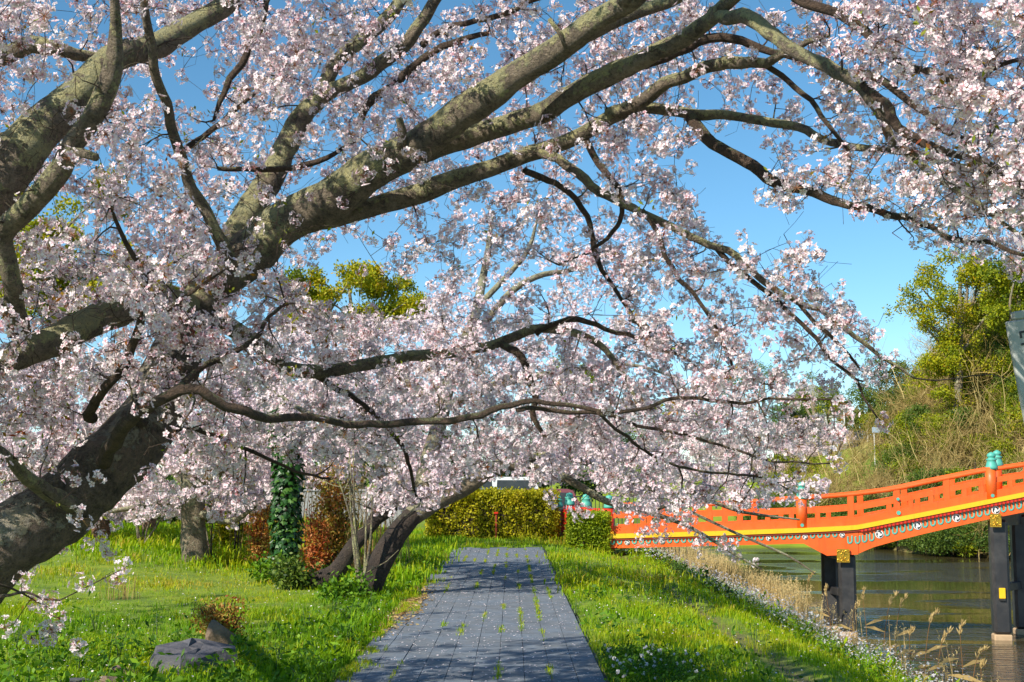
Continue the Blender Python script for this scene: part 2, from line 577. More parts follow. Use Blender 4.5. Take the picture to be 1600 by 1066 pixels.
def height(x, y):
    x = np.asarray(x, float); y = np.asarray(y, float)
    shift = np.interp(y, [0, 45, 60, 75, 84, 100], [0, 0, 0.8, 2.6, 5, 9])     # the bank bends away beyond the bridge
    near = np.interp(x - shift * np.clip((x - 3) / 3, 0, 1), BX, BZ)
    a = x / np.maximum(y, 1)
    shore = np.interp(a, [-0.2, 0.1, 0.13, 0.28, 0.33, 0.40, 0.6], [86, 86, 84, 80, 72, 69, 66])
    top = np.interp(a, [-0.6, 0.0, 0.1, 0.16, 0.22, 0.27, 0.32, 0.36, 0.40, 0.5, 0.8], [1.0, 1.2, 2.0, 2.6, 3.6, 4.6, 8.2, 12.5, 16, 18, 19])
    d = y - shore
    k = sstep(d / 30.0)
    bank = np.clip((d + 1.2) / 1.2, 0, 1)
    far = -3.4 + bank * 1.3 + (top + 2.1) * k + 0.02 * np.clip(d - 30, 0, 200)
    lawn = sstep((x + 6) / 12) * sstep((y - 50) / 40) * 0
    z = np.where(d > -1.2, np.maximum(far, near), near)
    # left lawn swells gently away from the path
    sw = sstep((-x - 3.5) / 5) * sstep((y - 17) / 9) * 0.38
    return z + sw + lawn


def build_ground():
    xs = np.concatenate([np.linspace(-420, -40, 14), np.linspace(-38, -12, 14), np.arange(-11.5, 14.1, 0.3), np.linspace(15, 70, 40), np.linspace(75, 420, 14)])
    ys = np.concatenate([np.linspace(-60, 3, 8), np.arange(4, 46, 0.4), np.arange(47, 130, 1.5), np.linspace(132, 900, 24)])
    X, Y = np.meshgrid(xs, ys, indexing='ij')
    Z = height(X, Y)
    for i in range(X.shape[0]):
        for j in range(X.shape[1]):
            if abs(X[i, j]) < 60 and Y[i, j] < 130:
                x, y = X[i, j], Y[i, j]
                w = 0.05 if Y[i, j] < 48 else 0.5
                Z[i, j] += w * noise.noise(Vector((x * 0.7, y * 0.7, 0)) * (1 if y < 48 else 0.35))
    on = (X > -1.72) & (X < 0.95) & (Y < 34.6)
    Z[on] = -0.075
    nx, ny = X.shape
    V = np.stack([X, Y, Z], -1).reshape(-1, 3)
    i = np.arange(nx - 1)[:, None] * ny
    j = np.arange(ny - 1)[None]
    Q = np.stack([i + j, i + j + ny, i + j + ny + 1, i + j + 1], -1).reshape(-1, 4)
    t = NT('lawn_earth')
    p = t.pos()
    g = t.ramp(t.noise(1.3, 6, 0.7, p), [(0.3, (0.07, 0.14, 0.006)), (0.55, (0.18, 0.26, 0.008)), (0.75, (0.30, 0.30, 0.015))])
    soil = t.ramp(t.noise(6, 5, 0.7, p), [(0.3, (0.09, 0.065, 0.03)), (0.7, (0.20, 0.15, 0.07))])
    sep = t.n('ShaderNodeSeparateXYZ'); t.l(p, sep.inputs[0])
    # worn trail along the top of the bank
    d = t.math('ABSOLUTE', t.math('SUBTRACT', sep.outputs[0], 2.9))
    d = t.math('ADD', d, t.math('MULTIPLY', t.noise(1.1, 4, 0.7, p), 0.5))
    trail = t.ramp(d, [(0.24, (1, 1, 1)), (0.46, (0, 0, 0))])
    far = t.ramp(t.math('DIVIDE', sep.outputs[1], 100.0), [(0.5, (0, 0, 0)), (0.62, (1, 1, 1))])
    brown = t.ramp(t.noise(0.12, 6, 0.7, p), [(0.36, (0.10, 0.17, 0.012)), (0.5, (0.20, 0.16, 0.05)), (0.7, (0.28, 0.20, 0.08))])
    c = t.mix(t.math('MULTIPLY', trail, 0.8), g, soil)
    c = t.mix(t.ramp(t.noise(2.2, 6, 0.75, p), [(0.60, (0, 0, 0)), (0.72, (1, 1, 1))]), c, soil)
    ratio = t.math('DIVIDE', sep.outputs[0], sep.outputs[1])
    hill = t.ramp(ratio, [(0.255, (0, 0, 0)), (0.285, (1, 1, 1))])
    green = t.ramp(t.noise(0.3, 5, 0.7, p), [(0.3, (0.14, 0.24, 0.008)), (0.7, (0.26, 0.32, 0.012))])
    t.base(t.mix(far, c, t.mix(hill, green, brown))); t.rough(0.95)
    t.bump(t.noise(14, 5, 0.7, p), 0.7, 0.05)
    link('ground', raw_mesh('ground', V, Q, t.m, smooth=True), kind='structure')


def build_water():
    xs = np.array([-1.0, 300.0]); ys = np.array([2.0, 130.0])
    V = [(xs[0] + 4, ys[0], WATER_Z), (xs[1], ys[0], WATER_Z), (xs[1], ys[1], WATER_Z), (xs[0] + 4, ys[1], WATER_Z)]
    t = NT('pond_water')
    p = t.pos()
    t.base(t.ramp(t.noise(0.25, 3, 0.5, p), [(0.35, (0.050, 0.042, 0.016)), (0.7, (0.075, 0.060, 0.026))]))
    t.p.inputs['IOR'].default_value = 2.0
    t.p.inputs['Specular IOR Level'].default_value = 1.0
    h = t.noise(1.0, 3, 0.55, p, stretch=(1.6, 5.0, 1))
    h2 = t.noise(1.0, 2, 0.5, p, stretch=(0.35, 1.3, 1))
    wind = t.ramp(t.noise(1.0, 3, 0.5, p, stretch=(0.07, 0.16, 1)), [(0.48, (0.02,) * 3), (0.54, (1.0,) * 3)])
    t.rough(t.math('MULTIPLY_ADD', wind, 0.06))
    [n_ for n_ in t.t.nodes if n_.type == 'MATH' and n_.operation == 'MULTIPLY_ADD'][0].inputs[2].default_value = 0.03
    hh = t.math('ADD', h, t.math('MULTIPLY', h2, 0.8))
    b = t.n('ShaderNodeBump')
    b.inputs['Distance'].default_value = 0.6
    t.l(t.math('MULTIPLY', wind, 0.55), b.inputs['Strength'])
    t.l(hh, b.inputs['Height'])
    t.l(b.outputs[0], t.p.inputs['Normal'])
    link('water', raw_mesh('water', V, [(0, 1, 2, 3)], t.m), kind='structure')


# ------------------------------------------------------------------ paved path
PX0, PX1 = -1.50, 0.80
NCOL, ROWL = 10, 0.46


def paver_material():
    t = NT('blue_grey_paver')
    oi = t.n('ShaderNodeObjectInfo')
    p = t.pos()
    n = t.noise(7, 6, 0.7, p)
    a = t.ramp(n, [(0.3, (0.085, 0.125, 0.18)), (0.7, (0.175, 0.225, 0.285))])
    v = t.mix(t.math('MULTIPLY', oi.outputs['Random'], 0.35), a, (0.23, 0.265, 0.31))
    st = t.ramp(t.noise(1.7, 6, 0.75, p), [(0.45, (1, 1, 1)), (0.75, (0, 0, 0))])
    v = t.mix(st, v, t.ramp(n, [(0.3, (0.08, 0.10, 0.125)), (0.7, (0.17, 0.185, 0.20))]))
    t.base(v)
    t.rough(0.88)
    t.bump(t.noise(90, 4, 0.7, p), 0.35, 0.004)
    return t.m


def build_path():
    pm = paver_material()
    bed = MB().box(((PX0 + PX1) / 2, 18.3, -0.045), (PX1 - PX0 + 0.1, 32.6, 0.05))
    path = bed.build('path', mat_solid('joint_sand', (0.07, 0.075, 0.07), (0.12, 0.12, 0.10), 9, 0.95, 0.3), kind='structure')
    cw = (PX1 - PX0) / NCOL
    protos = []
    for k in range(4):
        m = MB().box((0, 0, 0), (cw - 0.004, ROWL - 0.002, 0.06), bev=0.0015)
        me = m.mesh('paver', pm)
        protos.append(me)
    y0 = 10.35
    far = MB()
    jr = random.Random(3)
    for c in range(NCOL):
        off = jr.uniform(0, ROWL)
        for r in range(-16, 52):
            y = y0 + (r + 0.5) * ROWL + off * 0.6 - 0.2
            if y > 33.9 + 0.5 * math.sin(c * 1.7): continue
            x = PX0 + (c + 0.5) * cw
            z = -0.008 + jr.uniform(-0.005, 0.004)
            if 0 <= r < 29:
                o = link('paver', protos[jr.randrange(4)], path)
                o.location = (x, y, z)
                o.rotation_euler = (jr.gauss(0, 0.006), jr.gauss(0, 0.008), jr.gauss(0, 0.004))
            else:
                far.box((x, y, z), (cw - 0.004, ROWL - 0.002, 0.06), bev=0.0015)
    far.build('paver_field', pm, path, kind='stuff')
    return path


# ------------------------------------------------------------------ bridge
BP0, BP1 = at(950, 755, 35.0), at(1600, 755, 33.2)
BDIR = (BP1 - BP0); BDIR[2] = 0; BDIR /= np.linalg.norm(BDIR)
BN = np.array([-BDIR[1], BDIR[0], 0.0])                        # away from the camera, across the deck
UPV = np.array([0, 0, 1.0])
WID = 1.8


def fp(px, py, out=0.0):
    """point of the bridge's near side seen along a pixel, pushed away from the deck by out"""
    d = ray(px, py)
    o = np.array([0, 0, EYE])
    t = np.dot(BP0 - BN * out - o, BN) / np.dot(d, BN)
    return o + d * t


YPX = [925, 952, 1120, 1253, 1320, 1340, 1360, 1400, 1450, 1500, 1550, 1600, 1650, 1700, 1800, 1900]
YPY = [835.2, 834.5, 830, 825.2, 822, 820.3, 816.6, 808.6, 799, 789.2, 779.3, 769.4, 760.5, 752.5, 740, 732]
yel = lambda px: float(np.interp(px, YPX, YPY))
STAS = [925, 952, 1010, 1060, 1120, 1190, 1253, 1300, 1325, 1340, 1352, 1365, 1400, 1450, 1500, 1550, 1600, 1650, 1700, 1800, 1900]


def build_bridge():
    root = thing('bridge', fp(1318, 990), 'vermilion arched footbridge with yellow edge beam crossing the pond on black piers', 'bridge')
    O = lambda n, m, mat, **k: m.build(n, M[mat], root, **k)
    ver = 'vermilion'
    back = BN * WID
    # edge beams, near and far
    for side in (0, 1):
        sh = back * side
        sg = 1 if side == 0 else -1
        top = [fp(p, yel(p)) + sh for p in STAS]
        bot = [fp(p, yel(p) + 7.0) + sh for p in STAS]
        m = MB().strip([q - BN * 0.075 * sg for q in top], [q - BN * 0.075 * sg for q in bot], BN * 0.16 * sg)
        O('edge_beam', m, 'yellow')
        # dark red course under the beam
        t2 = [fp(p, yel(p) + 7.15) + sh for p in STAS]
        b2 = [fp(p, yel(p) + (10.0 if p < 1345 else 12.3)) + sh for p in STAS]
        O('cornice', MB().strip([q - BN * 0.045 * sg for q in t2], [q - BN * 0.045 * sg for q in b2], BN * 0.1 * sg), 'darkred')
        # fascia of the flat span with its haunch over the pier
        lp = [p for p in STAS if p <= 1325]
        pl = [fp(p, yel(p) + 10.1) + sh for p in lp] + [fp(1341, yel(1341) + 10.1) + sh]
        pl += [fp(1341, 866.5) + sh, fp(1292, 868.5) + sh, fp(1256, 849.6) + sh]
        pl += [fp(p, float(np.interp(p, [925, 952, 1255], [857.6, 857, 849.6]))) + sh for p in (1120, 952, 925)]
        O('fascia_board', MB().prism(pl, BN * 0.14 * sg), ver)
        ap = [1341.6] + [p for p in STAS if p > 1341]
        ab = lambda p: float(np.interp(p, [1341, 1362, 1400, 1424, 1546, 1600, 1700, 1800, 1900], [865.5, 856, 845.3, 838.8, 811, 800.5, 784, 771, 763]))
        O('fascia_board', MB().strip([fp(p, yel(p) + 12.4) + sh for p in ap], [fp(p, ab(p)) + sh for p in ap], BN * 0.14 * sg), ver)
        # dentils under the beam of the arch
        dm = MB()
        for p in np.arange(1347, 1890, 6.15):
            dm.box(fp(p, yel(p) + 10.4, 0.075) + sh * 1, (0.05, 0.05, 0.055), np.array([BDIR, BN, UPV]))
        O('dentil_course', dm, 'red', kind='stuff')
    # deck
    O('deck', MB().strip([fp(p, yel(p) + 3.5) + BN * 0.15 for p in STAS], [fp(p, yel(p) + 7.0) + BN * 0.15 for p in STAS], BN * (WID - 0.3)), 'vermilion')
    # crests and U ornaments
    slope = lambda p: math.atan2(yel(p - 6) - yel(p + 6), 12)

    def crest(px, py, r):
        c = fp(px, py, 0.02)
        R = r * c[1] / F
        a = np.arange(24) * 2 * PI / 24
        o = MB().prism([c + BDIR * R * math.cos(t) + UPV * R * math.sin(t) for t in a], BN * 0.03).build('crest_disc', M['white'], root)
        c2 = c - BN * 0.012
        for k in range(3):
            th = k * 2 * PI / 3 + 0.5
            out = []
            for t in np.linspace(0, 1, 9):                     # comma: outer edge then inner edge
                ang = th + t * 1.9
                rr = 0.86 * R * (0.9 + 0.05 * t)
                out.append((ang, rr))
            inn = []
            for t in np.linspace(1, 0, 9):
                ang = th + t * 1.9
                rr = R * (0.30 + 0.5 * t)
                inn.append((ang, rr))
            MB().prism([c2 + BDIR * q * math.cos(g) + UPV * q * math.sin(g) for g, q in out + inn], BN * 0.014).build('crest_mark', M['ink'], o)

    def ornament(px, py, w, h, s):
        c = fp(px, py, 0.02)
        k = c[1] / F
        w, h = w * k / 2, h * k
        wall = w * 0.5
        e = BDIR * math.cos(s) + UPV * math.sin(s)
        outer = [(-w, h / 2), (-w, -h / 2 + w)] + [(-w * math.cos(t), -h / 2 + w - w * math.sin(t)) for t in np.linspace(0, PI, 7)[1:-1]] + [(w, -h / 2 + w), (w, h / 2)]
        iw = w - wall
        inner = [(iw, h / 2), (iw, -h / 2 + w)] + [(iw * math.cos(t), -h / 2 + w - iw * math.sin(t)) for t in np.linspace(0, PI, 5)[1:-1]] + [(-iw, -h / 2 + w), (-iw, h / 2)]
        MB().prism([c + e * a + UPV * b for a, b in outer + inner], BN * 0.035).build('teal_ornament', M['teal'], root)

    left = [980, 1035, 1090, 1143, 1201, 1258, 1316]
    for i, p in enumerate(left):
        crest(p, yel(p) + 14.0, 4.0)
        if i < len(left) - 1:
            q = left[i + 1]
            for t in (0.2, 0.4, 0.6, 0.8):
                x = p + (q - p) * t
                ornament(x, yel(x) + 13.6, 7.6, 6.6, slope(x))
    for x in (957, 968): ornament(x, yel(x) + 13.6, 7.6, 6.6, slope(x))
    arch = [1374, 1433.6, 1494.5, 1556, 1617, 1678, 1739]
    off = lambda p: float(np.interp(p, [1340, 1374, 1434, 1800], [22.5, 21.2, 19.2, 18.8]))
    for p in (1328, 1340, 1351, 1362): ornament(p, yel(p) + (23.5 if p > 1335 else 22.5), 8.4, 12, slope(1380))
    for i, p in enumerate(arch):
        crest(p, yel(p) + off(p), 6.2)
        for t in (0.2, 0.4, 0.6, 0.8):
            x = p + 60.5 * t
            ornament(x, yel(x) + off(x) - 0.5, 8.8, 12.2, slope(x))
    # railing on both sides; the far one is set a little along the bridge
    RPX = [925, 1060, 1120, 1253, 1300, 1340, 1400, 1460, 1546, 1600, 1700, 1900]
    TOPY = [790, 789.5, 788, 778.3, 775.5, 772, 764.5, 751.5, 734, 726.8, 712, 694]
    MIDY = [806, 805, 803, 799, 796.5, 793, 782.5, 769.5, 751.5, 743.2, 729, 710]
    topy = lambda p: float(np.interp(p, RPX, TOPY)); midy = lambda p: float(np.interp(p, RPX, MIDY))
    dens = list(np.linspace(958, 1890, 40))

    def railing(sh, name_shift):
        O('top_rail', MB().tube([fp(p, topy(p)) + sh + BN * 0.12 for p in dens], [0.056] * len(dens), 10), ver)
        O('mid_rail', MB().strip([fp(p, midy(p) - 4.2) + sh + BN * 0.09 for p in dens], [fp(p, midy(p) + 4.2) + sh + BN * 0.09 for p in dens], BN * 0.07), ver)
        O('bottom_rail', MB().strip([fp(p, yel(p) - 12.0) + sh + BN * 0.06 for p in dens], [fp(p, yel(p) + 2.5) + sh + BN * 0.06 for p in dens], BN * 0.13), ver)

        def strut(p, y0, y1, wpx, extra=0.0):
            a, b = fp(p, y0) + sh + BN * 0.125, fp(p, y1) + sh + BN * 0.125
            MB().box((a + b) / 2, (wpx * 34 / F, 0.085 + extra, abs(a[2] - b[2])), np.array([BDIR, BN, UPV]), bev=0.008).build('strut', M[ver], root)
        for p in (1005, 1060, 1108, 1156, 1330, 1402, 1480, 1606, 1680):
            q = p + name_shift
            strut(q, topy(q) - 1.5, yel(q) - 8, 9.5)
        for p in (985, 1036, 1085, 1200, 1237, 1278, 1390, 1424, 1456, 1508, 1535, 1580, 1640, 1720):
            q = p + name_shift
            strut(q, midy(q) + 3, yel(q) - 9, 7.6, -0.02)

        def post(px, cap=True):
            foot = fp(px, yel(px) + 1) + sh + BN * 0.125
            top = fp(px, yel(px) - 49) + sh + BN * 0.125
            h = top[2] - foot[2]
            m = MB().lathe([(0.142, 0), (0.142, h)], foot, 18)
            po = O('post', m, ver)
            if cap:
                s = 0.142
                prof = [(s * 1.06, -0.06), (s * 1.10, 0.0), (s * 1.0, 0.05), (s * 0.86, 0.12), (s * 0.80, 0.17), (s * 0.93, 0.185), (s * 0.93, 0.215),
                        (s * 0.62, 0.225), (s * 0.60, 0.25), (s * 0.72, 0.265), (s * 0.80, 0.30), (s * 0.66, 0.345), (s * 0.34, 0.375), (0.01, 0.395)]
                MB().lathe(prof, top, 18).build('post_cap', M['teal'], po)
            for dz in (0.06,):
                c = foot - BN * 0.142 + UPV * 0.09
                st = [(0.045 * math.cos(t), 0.045 * math.sin(t)) for t in np.arange(10) * PI / 5]
                MB().prism([c + BDIR * a + UPV * b for a, b in st], -BN * 0.02).build('stud', M['teal'], po)
        for p in (1253.5, 1551, 1760):
            post(p + (28 if name_shift and p > 1300 else name_shift * 0.2))
    railing(np.zeros(3), 0)
    railing(back - BN * 0.25, 24)
    # studs on the panel at the middle of the arch
    for px, py, r in ((1403, 780, 0.04), (1404, 801.5, 0.055)):
        c = fp(px, py, -0.05)
        MB().prism([c + BDIR * r * math.cos(t) + UPV * r * math.sin(t) for t in np.arange(12) * PI / 6], -BN * 0.03).build('stud', M['teal'], root)

    # piers with bases, plates, braces
    def pier(px0, px1, pytop, back_off, name='pier'):
        sh = BN * back_off
        k = 33.6 / F
        a = fp((px0 + px1) / 2, pytop) + sh
        w = (px1 - px0) * k
        h = a[2] - (WATER_Z - 0.9)
        ax = np.array([BDIR, BN, UPV])
        ztop = a[2]
        zb = WATER_Z + 0.14
        p = MB().box((a[0], a[1], (ztop + zb) / 2), (w, w, ztop - zb), ax, bev=0.07).build(name, M['blackpaint'], root)
        MB().box((a[0], a[1], (zb + WATER_Z - 0.9) / 2 - 0.002), (w * 1.04, w * 1.04, zb - WATER_Z + 0.9), ax, bev=0.03).build('pier_base', M['pierbase'], p)
        return p, a, w
    p1, a1, w1 = pier(1311, 1337, 866, 0.30)
    pb1, ab1, _ = pier(1290, 1316, 866, WID - 0.1)
    p2, a2, w2 = pier(1549, 1575, 812, 0.30)
    pb2, ab2, _ = pier(1601, 1627, 806, WID - 0.1)
    p3, a3, _ = pier(1790, 1816, 775, 0.30)
    for (a, b, pp, z) in ((a1, ab1, p1, -1.2), (a2, ab2, p2, -1.0)):
        q0, q1 = np.array([a[0], a[1], z]), np.array([b[0], b[1], z])
        d = (q1 - q0); L = np.linalg.norm(d); d /= L
        MB().box((q0 + q1) / 2, (0.16, L - 0.42, 0.2), np.array([np.cross(d, UPV), d, UPV]), bev=0.01).build('brace', M['blackpaint'], pp)
    for (a, b, pp) in ((a1, ab1, p1), (a2, ab2, p2)):
        q0, q1 = np.array([a[0], a[1], a[2] - 0.02]), np.array([b[0], b[1], a[2] - 0.02])
        MB().box((q0 + q1) / 2 + UPV * 0.02, (0.30, np.linalg.norm(q1 - q0) + 0.3, 0.34), np.array([BDIR, (q1 - q0) / np.linalg.norm(q1 - q0), UPV])).build('cross_beam', M['blackpaint'], pp)

    def plate(px, py, w, h, pierob):
        c = fp(px, py, 0.055)
        k = c[1] / F
        w, h = w * k, h * k
        ax = np.array([BDIR, BN, UPV])
        pl = MB().box(c, (w, 0.03, h), ax, bev=0.006).build('gold_plate', M['gold'], pierob)
        m = MB()
        for s in (-1, 1):
            m.box(c - BN * 0.02 + BDIR * s * (w / 2 - 0.014), (0.02, 0.016, h - 0.01), ax)
            m.box(c - BN * 0.02 + UPV * s * (h / 2 - 0.014), (w - 0.05, 0.016, 0.02), ax)
        # flowing relief: curled strokes
        r = random.Random(int(px))
        for sx in (-1, 1):
            for sz in (-1, 1):
                pts = []
                for t in np.linspace(0, 1.6 * PI, 9):
                    rr = (0.23 - 0.028 * t) * w
                    pts.append(c - BN * 0.02 + BDIR * (sx * (w * 0.23) + rr * math.cos(t) * sx) + UPV * (sz * h * 0.22 + rr * math.sin(t) * sz))
                m.tube(pts, [0.013] * len(pts), 5)
        m.tube([c - BN * 0.02 + UPV * (h * 0.4 * t) + BDIR * w * 0.05 * math.sin(t * 5) for t in np.linspace(-1, 1, 8)], [0.014] * 8, 5)
        m.build('relief', M['gold'], pl)
    plate(1317.5, 868.5, 19.5, 20.5, p1)
    plate(1555.6, 813.4, 17, 20.5, p2)
    plate(1800, 775, 17, 20.5, p3)
    c = fp(1560.8, 927.5, 0.0) - BN * 0.0
    c = np.array([a2[0], a2[1], c[2]]) - BN * (w2 / 2 + 0.03)
    MB().box(c, (0.155, 0.07, 0.27), np.array([BDIR, BN, UPV]), bev=0.012).build('yellow_marker', M['yellow'], p2)
    MB().box(c - UPV * 0.165, (0.15, 0.06, 0.05), np.array([BDIR, BN, UPV]), bev=0.008).build('marker_bracket', M['ink'], p2)
    return root


def build_end_railing():
    """deep red railing that closes the path's end beside the bridge"""
    spots = [(872, 776.5, 41.2), (890, 773, 39.2), (916, 775.5, 38.2), (952, 777.5, 37.4)]
    P = []
    root = thing('entrance_railing', at(890, 845, 39.2), 'deep red railing with three teal capped posts between the clipped bush and the hedge', 'railing')
    for px, py, Y in spots:
        top = at(px, py + 14, Y)
        zb = -0.25
        r = 0.15
        h = top[2] - zb
        po = MB().lathe([(r, 0), (r, h)], (top[0], top[1], zb), 16).build('post', M['red'], root)
        s = r
        prof = [(s * 1.08, -0.05), (s * 1.1, 0.0), (s * 0.95, 0.08), (s * 0.82, 0.15), (s * 0.95, 0.17), (s * 0.95, 0.2), (s * 0.6, 0.21), (s * 0.74, 0.25), (s * 0.6, 0.3), (0.01, 0.33)]
        MB().lathe(prof, top, 16).build('post_cap', M['teal'], po)
        P.append(top)
    for i in range(len(P) - 1):
        a, b = P[i], P[i + 1]
        d = b - a; d[2] = 0; L = np.linalg.norm(d); d /= L
        n = np.array([-d[1], d[0], 0])
        for zz, nm in ((-0.14, 'top_rail'), (-0.48, 'mid_rail'), (-0.86, 'bottom_rail')):
            m = MB()
            c = (a + b) / 2; c = np.array([c[0], c[1], min(a[2], b[2]) + zz])
            if nm == 'top_rail':
                m.tube([c - d * L / 2, c + d * L / 2], [0.085, 0.085], 10)
            else:
                m.box(c, (L - 0.2, 0.1, 0.16), np.array([d, n, UPV]), bev=0.01)
            m.build(nm, M['red'], root)
        for t in (0.35, 0.65):
            c = a + (b - a) * t
            z1, z0 = min(a[2], b[2]) - 0.2, -0.2
            MB().box((c[0], c[1], (z0 + z1) / 2), (0.11, 0.09, z1 - z0), np.array([d, n, UPV])).build('strut', M['red'], root)


build_ground()
build_water()
PATH = build_path()
BRIDGE = build_bridge()
build_end_railing()
# ------------------------------------------------------------------ blossom and leaf templates
def flower(r, ang_off, tz=0.22, petals=5, full=True):
    """one five petalled flower facing +Z: verts, tris, tint"""
    V, T, tn = [(0, 0, 0)], [], [0.08]
    for k in range(petals):
        a = ang_off + k * 2 * PI / petals
        z = r * tz
        if full:
            b = len(V)
            V += [(0.72 * r * math.cos(a - 0.5), 0.72 * r * math.sin(a - 0.5), z * 0.9), (r * math.cos(a), r * math.sin(a), z * 0.8),
                  (0.72 * r * math.cos(a + 0.5), 0.72 * r * math.sin(a + 0.5), z * 0.9)]
            tn += [0.72, 0.9, 0.72]
            T += [(0, b, b + 1), (0, b + 1, b + 2)]
        else:
            b = len(V)
            V += [(r * math.cos(a - 0.52), r * math.sin(a - 0.52), z), (r * math.cos(a + 0.52), r * math.sin(a + 0.52), z)]
            tn += [0.8, 0.8]
            T += [(0, b, b + 1)]
    return np.array(V), np.array(T), np.array(tn)


def fib(n, jitter, r):
    i = np.arange(n) + 0.5
    ph = np.arccos(1 - 2 * i / n); th = PI * (1 + 5 ** 0.5) * i
    D = np.stack([np.cos(th) * np.sin(ph), np.sin(th) * np.sin(ph), np.cos(ph)], -1) + r.normal(0, jitter, (n, 3))
    return D / np.linalg.norm(D, axis=1)[:, None]


def look_rot(d, r):
    z = d / np.linalg.norm(d)
    a = r.normal(size=3)
    x = np.cross(a, z); x /= np.linalg.norm(x)
    return np.stack([x, np.cross(z, x), z], 1)


def pompom(seed, n=12, fr=0.0185, cr=0.05, full=True, stems=True, squash=(1, 1, 1), leaf=0):
    r = np.random.default_rng(seed)
    Vs, Ts, tn, mi = [], [], [], []
    b = 0
    D = fib(n, 0.28, r)
    for d in D:
        f = fr * r.uniform(0.8, 1.12)
        bud = r.random() < 0.13
        if bud: f *= 0.5                                          # half-open, pinker
        V, T, t = flower(f, r.uniform(0, 6.28), r.uniform(0.12, 0.5), full=full)
        face = d + r.normal(0, 0.35, 3)
        R = look_rot(face, r)
        c = d * cr * r.uniform(0.7, 1.18) * np.array(squash)
        Vs.append(V @ R.T + c); Ts.append(T + b); tn.append(t + r.normal(0, 0.08) - (0.4 if bud else 0)); mi.append(np.zeros(len(T), int))
        b += len(V)
        if stems:
            w = 0.0018
            s = np.cross(d, [0.3, 0.5, 0.8]); s /= np.linalg.norm(s)
            Vs.append(np.array([s * w, -s * w, c])); Ts.append(np.array([(b, b + 1, b + 2)])); tn.append(np.array([0.3, 0.3, 0.6]))
            mi.append(np.ones(1, int)); b += 3
    for _ in range(leaf):
        d = r.normal(size=3); d /= np.linalg.norm(d)
        R = look_rot(np.cross(d, r.normal(size=3)), r)
        L, w = r.uniform(0.025, 0.04), r.uniform(0.005, 0.009)
        s = np.cross(d, r.normal(size=3)); s /= np.linalg.norm(s)
        Vs.append(np.array([d * 0.02, d * (0.02 + L * 0.5) + s * w, d * (0.02 + L), d * (0.02 + L * 0.5) - s * w]))
        Ts.append(np.array([(b, b + 1, b + 2), (b, b + 2, b + 3)])); tn.append(np.full(4, r.uniform(0, 1))); mi.append(np.full(2, 2)); b += 4
    return np.vstack(Vs), np.vstack(Ts), np.concatenate(tn), np.concatenate(mi)


NEAR_T = [pompom(s, n, 0.0195, c, True, True, q, lf) for s, (n, c, q, lf) in enumerate(
    [(15, 0.044, (1, 1, 1), 0), (12, 0.041, (1, 1, 1), 1), (18, 0.052, (1.1, 1, 0.9), 0), (11, 0.038, (1, 1, 1), 0), (15, 0.048, (1.25, 0.9, 0.9), 0), (17, 0.048, (1, 1, 1.1), 0), (6, 0.034, (1, 1, 1), 2)])]
MID_T = [pompom(40 + s, n, 0.026, c, False, True, (1, 1, 1), lf) for s, (n, c, lf) in enumerate([(9, 0.055, 0), (8, 0.06, 0), (11, 0.06, 0), (8, 0.055, 0)])]
LAWN_T = [pompom(50 + s, n, 0.034, c, False, False) for s, (n, c) in enumerate([(8, 0.06), (7, 0.065), (9, 0.07)])]
FAR_T = [pompom(60 + s, n, 0.055, c, False, False, (1, 1, 1), 0) for s, (n, c) in enumerate([(7, 0.13), (8, 0.15), (6, 0.12)])]
PETAL_MATS = None


def leaf_template(n, L, w, spread, seed, mi=0):
    """a spray of n simple leaves"""
    r = np.random.default_rng(seed)
    Vs, Ts, tn = [], [], []
    for k in range(n):
        d = r.normal(size=3); d[2] += 0.3; d /= np.linalg.norm(d)
        s = np.cross(d, r.normal(size=3)); s /= np.linalg.norm(s)
        c = r.normal(size=3) * spread
        l, ww = L * r.uniform(0.7, 1.25), w * r.uniform(0.75, 1.2)
        b = len(Vs) * 4
        Vs.append(np.array([c, c + d * l * 0.55 + s * ww, c + d * l, c + d * l * 0.55 - s * ww]))
        Ts += [(b, b + 1, b + 2), (b, b + 2, b + 3)]
        tn.append(np.full(4, 0.5 + r.normal(0, 0.16)))
    return np.vstack(Vs), np.array(Ts), np.concatenate(tn), np.full(len(Ts), mi)


# ------------------------------------------------------------------ growing twigs from a traced skeleton
class Skeleton:
    def __init__(s):
        s.P, s.T, s.R = [], [], []

    def add(s, P, R):
        P = np.asarray(P, float)
        T = np.gradient(P, axis=0)
        T /= np.linalg.norm(T, axis=1)[:, None] + 1e-9
        s.P.append(P); s.T.append(T); s.R.append(np.asarray(R, float))

    def pack(s):
        s.P, s.T, s.R = [np.vstack(s.P)], [np.vstack(s.T)], [np.concatenate(s.R)]
        return s.P[0], s.T[0], s.R[0]


